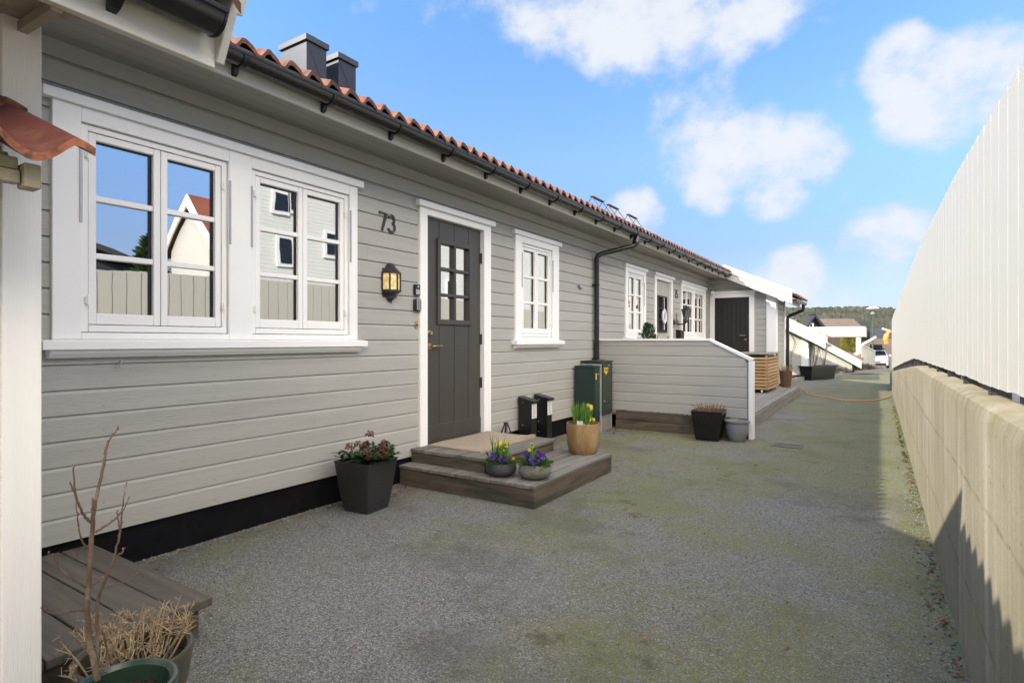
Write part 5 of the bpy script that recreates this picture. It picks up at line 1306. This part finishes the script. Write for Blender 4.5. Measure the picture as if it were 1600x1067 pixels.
# ================================================================== beyond the storage projection
# raised bed with kerb
b = MB(); kp = [onZ(x,y,.0) for x, y in ((1222,601),(1262,592),(1320,584.5),(1386,580.5))]
for a, c in zip(kp[:-1], kp[1:]): b.bar(a+Vector((0,0,.05)), c+Vector((0,0,.05)), .10, .12)
o = b.build('kerb', kerb_m, loc=kp[1]); o['kind'] = 'structure'
b = MB(); P = [p+Vector((0,0,.08)) for p in kp]; b.add(P+[Vector((2.6,27,.06)),Vector((.3,27,.12)),Vector((.3,15.9,.12))],[tuple(range(len(P)+3))]); o = b.build('flower_bed', bed_soil, kind='structure')
b = MB()
for _ in range(420):
    f = random.random(); p = kp[1].lerp(kp[3], f) if f > .1 else kp[0].lerp(kp[1], random.random()); p = p+Vector((-random.uniform(.1,.9),random.uniform(0,.6),.10)); b.ball(p, random.uniform(.02,.06), .7, 6, 4)
o = b.build('bed_stones', bed_soil, kind='stuff'); tag(o, 'bark and stones in the raised bed behind the kerb', 'stones')
b = MB()
for _ in range(1800):
    f = random.random(); p = onZ(1325,583,.05).lerp(onZ(1375,579.5,.05), f)+Vector((-random.uniform(0,.7),random.uniform(.2,1.8),random.uniform(0,.22)*math.sin(math.pi*(.1+.8*f)))); b.leaf(p,(random.uniform(-1,1),random.uniform(-1,1),random.uniform(.2,1)),random.uniform(.08,.18),.03)
o = b.build('heather', heather, loc=onZ(1350,581)); tag(o, 'low grey brown heather mound in the bed beside the kerb', 'shrub')
# black trough with bare canes
tz = onZ(1285,594,0); t = thing('plant_trough', tz, 'long black plastic trough with bare canes standing on the lane by the kerb', 'planter')
A_, B_ = onZ(1269,594.5,0), onZ(1305,591.8,0); d = (B_-A_).normalized(); sd_ = Vector((-d.y,d.x,0)); hl = (B_-A_).length/2; c = (A_+B_)/2+sd_*.18; hh = .42
b = MB(); rings = []
for z, s, w_ in ((0,.0,0),(hh*.9,.05,.05),(hh,.05,.05),(hh,.09,.09),(hh+.02,.09,.09),(hh+.02,.04,.03),(hh-.08,.03,.02)):
    rings.append([c+d*(hl+s)*a+sd_*(.15+w_)*e+Vector((0,0,z)) for a, e in ((-1,-1),(1,-1),(1,1),(-1,1))])
vs = [p for r_ in rings for p in r_]; b.add(vs,[(i*4+k,i*4+(k+1)%4,(i+1)*4+(k+1)%4,(i+1)*4+k) for i in range(len(rings)-1) for k in range(4)]+[(3,2,1,0)]); b.build('trough', black_pl, t, bevel=.01)
b = MB(); b.add([c+d*(hl+.04)*a+sd_*.18*e+Vector((0,0,hh-.07)) for a, e in ((-1,-1),(1,-1),(1,1),(-1,1))],[(0,1,2,3)]); b.build('soil', soil, t)
b = MB()
for grp in (-.55,-.25,.5):
    for _ in range(5):
        p = c+d*hl*(grp+random.uniform(-.06,.06))+Vector((0,0,hh-.08)); q_ = p+d*random.uniform(-.45,.45)+sd_*random.uniform(-.2,.2)+Vector((0,0,random.uniform(.7,1.25))); m_ = p.lerp(q_,.55)+d*random.uniform(-.06,.06)
        P = smoothpath([p,m_,q_],5); b.tube(P,[.009-.006*i/(len(P)-1) for i in range(len(P))],5)
        for _k in range(6):
            s_ = m_.lerp(q_,random.uniform(0,1)); e_ = s_+d*random.uniform(-.3,.3)+Vector((0,0,random.uniform(-.05,.35))); b.tube([s_,s_.lerp(e_,.5)+Vector((0,0,-.02)),e_],[.004,.0035,.002],4)
b.build('canes', twig, t)

# second house: gable projection of the next row (beige, sunlit)
h2 = thing('beige_house', (.8,21,0), 'beige boarded gable with white rake boards just past the storage projection', 'house')
Y2 = 20.0; xl = -2.0; xr = onY(1262,560,Y2).x; zA = onY(1228,512,Y2); zB = onY(1290,543,Y2-.35)
sl = (zA.z-zB.z)/(zB.x-zA.x)
def r2(x, d=0): return zB.z+(zB.x-x)*sl+d
b = MB(); cladding(b, wallYm(Y2), xl, xr, .15, 2.9, .14, top=lambda z: zB.x-(z-zB.z)/sl+.06); b.build('wall', beige, h2)
b = MB(); cladding(b, wallX(xr), Y2, Y2+2.2, .15, r2(xr,-.05), .14); b.build('side_wall', beige, h2)
b = MB(); c0 = onY(1252,560,Y2).x; b.box(c0,xr+.03,Y2-.05,Y2-.024,.1,r2(xr,.02)); b.build('corner_board', white, h2)
b = MB(); b.prism([(-1.5,Y2-.36,r2(-1.5,-.03)),(zB.x,Y2-.36,r2(zB.x,-.03)),(zB.x,Y2-.36,r2(zB.x,.20)),(-1.5,Y2-.36,r2(-1.5,.20))],(0,.03,0)); b.prism([(-1.5,Y2-.39,r2(-1.5,.18)),(zB.x+.05,Y2-.39,r2(zB.x+.05,.18)),(zB.x+.05,Y2-.39,r2(zB.x+.05,.36)),(-1.5,Y2-.39,r2(-1.5,.36))],(0,.03,0)); b.build('rake_board', white_beam, h2)
b = MB(); tiles(b, zB.x+.02, r2(zB.x+.02,.32), Y2-.36, Y2+2.6, 12, wave=.2); b.build('roof', [tile_m, tile_lip], h2, smooth=True, angle=35)
b = MB(); b.prism([(-1.5,Y2-.33,r2(-1.5,.0)),(zB.x,Y2-.33,r2(zB.x,.0)),(zB.x,Y2-.33,r2(zB.x,.04)),(-1.5,Y2-.33,r2(-1.5,.04))],(0,2.9,0)); b.build('soffit', soffit_m, h2)
b = MB(); b.tube([(zB.x-.0,Y2-.1,r2(zB.x,.02)),(zB.x,Y2-.1,r2(zB.x,-.1)),(xr+.10,Y2+.15,r2(xr,-.15)),(xr+.08,Y2+.15,.1)],.04,10); b.build('downpipe', galv, h2, smooth=True)
b = MB(); wv = onY(1234,545,Y2); b.tube(smoothpath([Vector((wv.x+.02,Y2-.05,.15)),Vector((wv.x+.06,Y2-.06,.8)),Vector((wv.x+.14,Y2-.06,1.2)),Vector((wv.x-.05,Y2-.05,1.55))],6),.008,5)
o = b.build('bare_climber', twig, loc=(wv.x,Y2,.1)); tag(o, 'bare brown climber stem against the beige boarded gable', 'climber')

# third, lower gable
h3 = thing('low_gable_house', (1.5,25,0), 'low beige gable with a long white rake board stepping down behind the trough', 'house')
Y3 = 24.5; pA = onY(1262,530,Y3); pB = onY(1346,575,Y3); sl3 = (pA.z-pB.z)/(pB.x-pA.x)
def r3(x, d=0): return pB.z+(pB.x-x)*sl3+d
b = MB(); cladding(b, wallYm(Y3+.3), -.5, pB.x-.3, -.3, 1.7, .14, top=lambda z: pB.x-(z-pB.z)/sl3-.02); b.build('wall', beige, h3)
b = MB(); b.prism([(-.5,Y3,r3(-.5,-.02)),(pB.x,Y3,r3(pB.x,-.02)),(pB.x,Y3,r3(pB.x,.28)),(-.5,Y3,r3(-.5,.28))],(0,.04,0)); b.build('rake_board', white_beam, h3)
b = MB(); tiles(b, pB.x+.02, r3(pB.x+.02,.30), Y3+.02, Y3+2.6, 10, wave=.2); b.build('roof', [tile_m, tile_lip], h3, smooth=True, angle=35)

# carport
kp_ = 29.0
t = thing('carport', (1.6,33,gz(33)), 'white flat roofed carport with a deep fascia and one post with a brace', 'carport')
YC = 33.0; a0 = onY(1258,511,YC); a1 = onY(1352,526,YC); zt_, zb_ = a0.z, a1.z
b = MB(); b.box(-3,a1.x,YC,YC+.06,zb_,zt_); b.box(a1.x-.06,a1.x,YC+.06,YC+5,zb_,zt_); b.build('fascia', white_beam, t)
b = MB(); b.box(-3,a1.x-.06,YC+.06,YC+5,zb_+.12,zt_-.02); b.build('roof', roof_dk, t)
b = MB(); px_ = onY(1341,540,YC).x; b.box(px_-.10,px_+.10,YC+.07,YC+.27,gz(33),zb_); b.bar((px_+.1,YC+.17,1.0),(px_+.75,YC+.17,zb_),.1,.1,(0,1,0)); b.bar((px_-.02,YC+.0,.62),(px_-1.25,YC-.4,-.28),.12,.16,(0,0,1)); b.build('post', white_beam, t)
# house with brown roof
t = thing('brown_roof_house', (0,56,gz(56)), 'dark timber house with a long brown tiled roof and small gable window', 'house')
k = 47; e0, e1 = atD(1285,514,k), atD(1352,514,k); r0, r1 = atD(1271,496,k), atD(1331,496,k)
b = MB(); Bk = Vector((0,6,0))
b.add([e0,e1,r1+Vector((0,3,0)),r0+Vector((0,3,0))],[(0,1,2,3)]); b.add([r0+Vector((0,3,0)),r1+Vector((0,3,0)),e1+Bk,e0+Bk],[(0,1,2,3)]); b.add([e1,e1+Bk,r1+Vector((0,3,0))],[(0,1,2)])
b.v = [tuple(p) for p in b.v]; ro = b.build('roof', roof_br, t)
b = MB(); gl_, gr_, gt_ = atD(1256,514,k), atD(1286,514,k), atD(1270,494,k); zb_ = gz(56)
b.prism([(gl_.x,gl_.y,zb_),(gr_.x,gr_.y,zb_),gr_,gt_,gl_],(0,3,0)); b.prism([(e0.x,e0.y+.3,zb_),(e1.x-.3,e1.y+.3,zb_),(e1.x-.3,e1.y+.3,e1.z),(e0.x,e0.y+.3,e0.z)],(0,5,0)); b.build('wall', mk('far_brown_timber',(.16,.125,.095),.8,.15,2,.2,8), t)
b = MB()
for p_, q_ in ((gl_,gt_),(gt_,gr_)):
    v = (q_-p_); b.bar(p_-v*.12+Vector((0,-.3,.05)), q_+v*.04+Vector((0,-.3,.05)), .9, .14)
b.build('gable_roof', roof_dk, t)
wp_, wq_ = atD(1265,505,k-.2), atD(1272,512.5,k-.2); b = MB(); b.box(wp_.x,wq_.x,wp_.y-.35,wp_.y-.2,wq_.z,wp_.z); w_ = b.build('window', white, t); b = MB(); b.box(wp_.x+.09,wq_.x-.09,wp_.y-.37,wp_.y-.352,wq_.z+.09,wp_.z-.09); b.build('pane', carglass, w_)
cp2 = atD(1349,506,k+3); b = MB(); b.box(cp2.x-.5,cp2.x+.5,cp2.y,cp2.y+.8,1.2,cp2.z+.2); b.build('chimney', roof_dk, t)
for (pa, pb_, ya, yb_, kk, nm) in ((1206,1244,497,520,60,'dark roofed house far behind the storage projection'),(1344,1402,513,540,70,'dark roofed house below the wooded hill beyond the parked car')):
    t = thing('dark_roof_house', atD((pa+pb_)/2,540,kk), nm, 'house')
    A1, B1, C1, D1 = atD(pa,ya+16,kk), atD(pb_,ya+16,kk), atD(pb_-6,ya,kk), atD(pa+6,ya,kk); b = MB(); up_ = Vector((0,4,0)); b.add([A1,B1,C1+up_,D1+up_],[(0,1,2,3)]); b.add([D1+up_,C1+up_,B1+up_*2,A1+up_*2],[(0,1,2,3)]); b.build('roof', roof_br if kk == 60 else roof_dk, t)
    b = MB(); b.box(A1.x+.4,B1.x-.4,A1.y+.4,A1.y+7,-3,A1.z); b.build('wall', beige if kk == 60 else roof_br, t)
# yellow-green shrub behind the carport
sc_ = atD(1329,545,38); t = thing('golden_shrub', (sc_.x,sc_.y,gz(sc_.y)), 'rounded yellow green conifer behind the carport post', 'shrub')
b = MB(); zb_ = gz(sc_.y); hh = atD(1329,520,38).z-zb_
b.tube([(sc_.x,sc_.y,zb_),(sc_.x,sc_.y,zb_+hh*.6)],[.08,.04],6); b.build('trunk', bark, t); b = MB()
for _ in range(2600):
    f = random.random(); z = zb_+.1+f*hh; rm = .62*math.sin(math.pi*min(.97,.12+f*.85))**.7; a = random.uniform(0,6.28); rr = rm*random.random()**.35*(1+.18*math.sin(4*a+f*9)); b.leaf((sc_.x+rr*math.cos(a),sc_.y+rr*math.sin(a),z),(math.cos(a),math.sin(a),.9),random.uniform(.10,.2),.07)
b.build('crown', yshrub, t)
# white screen by the kerb
t = thing('white_screen', (3,30,gz(30)), 'low white board screen between the carport post and the parked car', 'fence')
s0, s1 = atD(1346,572,27.5), atD(1367,574,33); z0t, z1t = atD(1346,540,27.5).z, atD(1367,549,33).z
b = MB(); nbd = 8
for i in range(nbd):
    a, c = s0.lerp(s1,i/nbd), s0.lerp(s1,(i+.92)/nbd); zt_ = z0t+(z1t-z0t)*(i+.5)/nbd; dn = Vector((c.y-a.y,-(c.x-a.x),0)).normalized()*.03
    b.prism([(a.x,a.y,gz(a.y)-.05),(c.x,c.y,gz(c.y)-.05),(c.x,c.y,zt_),(a.x,a.y,zt_)], dn)
b.build('boards', white_wood, t); b = MB(); b.bar((s0.x,s0.y,z0t+.02),(s1.x,s1.y,z1t+.02),.12,.04); b.build('cap', white, t)
# parked car, front towards us
ky = 56.0; cxp = 3.35; cz = gz(ky); t = thing('parked_car', (cxp,ky,cz), 'silver white car with a roof box parked down the lane', 'car')
def sec_(y, w, z0, z1, wt): return [(cxp-w,y,cz+z0),(cxp-w,y,cz+(z0+z1)*.5),(cxp-wt,y,cz+z1),(cxp+wt,y,cz+z1),(cxp+w,y,cz+(z0+z1)*.5),(cxp+w,y,cz+z0)]
S = [sec_(ky,.78,.25,.62,.70),sec_(ky+.15,.86,.22,.80,.78),sec_(ky+1.0,.9,.20,.98,.82),sec_(ky+1.2,.9,.2,1.0,.82),sec_(ky+1.9,.9,.2,1.46,.62),sec_(ky+3.4,.9,.2,1.50,.62),sec_(ky+4.1,.88,.22,1.05,.7),sec_(ky+4.3,.8,.25,.8,.65)]
b = MB(); n = 6
for a, c in zip(S[:-1],S[1:]): b.add(a+c,[(i,(i+1)%n,(i+1)%n+n,i+n) for i in range(n)])
b.add(S[0],[tuple(range(n))]); b.add(S[-1],[tuple(range(n))]); b.build('body', car_m, t, bevel=.03)
b = MB(); b.add([(cxp-.74,ky+1.23,cz+1.03),(cxp+.74,ky+1.23,cz+1.03),(cxp+.60,ky+1.80,cz+1.40),(cxp-.60,ky+1.80,cz+1.40)],[(0,1,2,3)]); b.v = [(p[0],p[1]-.03,p[2]+.02) for p in b.v]; b.build('windscreen', carglass, t)
b = MB(); b.box(cxp-.70,cxp+.70,ky-.03,ky+.1,cz+.24,cz+.44); b.build('bumper', rubber, t, bevel=.02); b = MB(); b.box(cxp-.3,cxp+.3,ky-.02,ky+.02,cz+.5,cz+.58); b.build('grille', rubber, t)
for s_ in (-1,1):
    b = MB(); b.obox((cxp+s_*.62,ky+.06,cz+.66),(1,0,0),(0,1,0),(0,0,1),.13,.06,.06); b.build('headlight', steel, t, bevel=.02)
    b = MB(); b.obox((cxp+s_*.98,ky+1.35,cz+1.05),(1,0,0),(0,1,0),(0,0,1),.08,.06,.07); b.build('mirror', car_m, t)
    for yy in (.85,3.5):
        b = MB(); b.tube([(cxp+s_*.72,ky+yy,cz+.31),(cxp+s_*.92,ky+yy,cz+.31)],.31,16); w_ = b.build('wheel', rubber, t); b = MB(); b.tube([(cxp+s_*.915,ky+yy,cz+.31),(cxp+s_*.925,ky+yy,cz+.31)],.19,14); b.build('rim', steel, w_)
b = MB(); b.box(cxp-.45,cxp+.45,ky+1.7,ky+3.5,cz+1.62,cz+1.95); b.box(cxp-.6,cxp+.6,ky+2.0,ky+2.05,cz+1.49,cz+1.62); b.box(cxp-.6,cxp+.6,ky+3.1,ky+3.15,cz+1.49,cz+1.62); b.build('roof_box', carglass, t, bevel=.05)
# street lamp
lp_ = atD(1363.5,483,40); t = thing('street_lamp', (lp_.x,lp_.y,gz(lp_.y)), 'green post street lamp with a flat white disc shade', 'street lamp')
b = MB(); b.tube([(lp_.x,lp_.y,gz(lp_.y)),(lp_.x,lp_.y,lp_.z-.40)],[.06,.045],10); b.build('pole', mk('green_post',(.07,.10,.085),.5,.1,3), t, smooth=True)
b = MB(); b.lathe([(.40,.02),(.41,.04),(.30,.10),(.14,.16),(.001,.18)], lp_+Vector((0,0,.0)), 24); b.build('shade', white, t, smooth=True); b = MB(); b.lathe([(.06,-.40),(.13,-.36),(.14,-.28),(.09,-.22),(.05,-.16),(.04,.02)], lp_, 16); b.build('lamp_head', steel, t, smooth=True)
# orange toy-like excavator arm beyond the fence end
oa = atD(1386,526,34); t = thing('excavator_arm', oa, 'orange curved digger arm with a pale boom showing past the fence end', 'digger')
b = MB(); b.tube(smoothpath([atD(1391,517,34),atD(1386,522,34),atD(1384,530,34),atD(1385,537,34)],5),[.10]*6+[.14]*6+[.12]*4,8); b.build('arm', orange, t, smooth=True)
b = MB(); b.bar(atD(1379,513.5,34),atD(1394,519,34),.12,.12); b.build('boom', white_beam, t)

# ================================================================== the other side of the lane (seen mirrored in the panes)
oh = thing('opposite_house', (13,10,0), 'white gabled house with a red roof across the lane, mirrored in the wide window', 'house')
b = MB(); b.prism([(10.95,8.2,-.2),(13.05,8.2,-.2),(13.05,8.2,3.7),(12,8.2,4.85),(10.95,8.2,3.7)],(0,.7,0)); b.build('wall', house_wh, oh)
b = MB(); 
for s_ in (-1,1): b.prism([(12,8.08,5.0),(12+s_*1.35,8.08,3.55),(12+s_*1.35,8.08,3.68),(12,8.08,5.14)],(0,1.0,0))
b.build('roof', roof_rd, oh)
b = MB()
for s_ in (-1,1): b.prism([(12,8.04,4.80),(12+s_*1.37,8.04,3.33),(12+s_*1.37,8.04,3.64),(12,8.04,5.14)],(0,.04,0))
b.build('rake_board', white, oh)
o2 = thing('opposite_house', (18,20,0), 'tall white three storey house across the lane, mirrored in the panes', 'house')
b = MB(); cladding(b, lambda a, o, z: (16-o, a, z), 12.8, 60, -.2, 8.6, .15); b.build('front_wall', house_wh, o2)
b = MB(); b.box(16.001,18,12.8,60,-.2,8.6); b.prism([(16.001,12.8,8.6),(18,12.8,8.6),(17,12.8,9.4)],(0,47.2,0)); b.build('wall', house_wh, o2)
b = MB(); 
for s_ in (-1,1): b.prism([(17,12.7,9.5),(17+s_*1.3,12.7,8.4),(17+s_*1.3,12.7,8.55),(17,12.7,9.65)],(0,47.5,0))
b.build('roof', roof_rd, o2)
def mir(px, py, X):
    t_ = (px-800)/FOC; dx_, dy_ = SA-t_*CA, CA+t_*SA; k = (X+CX)/dx_; return Vector((X, dy_*k, CH-(py-VY)/FOC*k))
for (xa, ya, xb_, yb_) in ((430,300,449,332),(437,372,455,412),(455,300,462,330),(510,365,523,400),(700,440,712,470)):
    p, q_ = mir(xa,ya,15.94), mir(xb_,yb_,15.94); b = MB(); b.box(15.90,15.97,p.y-.12,q_.y+.12,q_.z-.15,p.z+.12); w_ = b.build('window', white, o2); b = MB(); b.box(15.87,15.899,p.y,q_.y,q_.z,p.z); b.build('pane', carglass, w_)
o3 = thing('opposite_house', (17,3,0), 'low tan house with a dark roof, mirrored left in the wide window', 'house')
b = MB(); b.box(14,20,-4,7.6,-.2,3.35); b.build('wall', mk('opposite_navy',(.03,.035,.05),.7,.1,2), o3); b = MB(); b.box(13.9,19.9,-3.9,6.3,3.36,3.85); b.build('gable_wall', mk('opposite_tan',(.32,.25,.14),.7,.1,2), o3)
b = MB(); b.prism([(13.6,-4.4,3.75),(13.6,5.6,3.9),(13.6,7.9,3.30),(13.6,7.9,3.40),(13.6,3.5,4.75),(13.6,-4.4,4.1)],(6.6,0,0)); b.build('roof', roof_dk, o3)
tr_ = thing('opposite_tree', (13.6,7.95,0), 'dark evergreen beside the opposite gable, mirrored in the wide window', 'tree')
b = MB(); b.tube([(13.6,7.95,0),(13.6,7.95,2.6)],[.12,.05],7); b.build('trunk', bark, tr_); b = MB()
for _ in range(2600):
    f = random.random(); z = .5+f*3.4; rm = .75*(1-f)**.6+.08; a = random.uniform(0,6.28); rr = rm*math.sqrt(random.random())*(1+.2*math.sin(5*a+f*11)); b.leaf((13.6+rr*math.cos(a),7.95+rr*math.sin(a),z*1.05),(math.cos(a),math.sin(a),.5),random.uniform(.12,.25),.07)
b.build('crown', leaf_d, tr_)
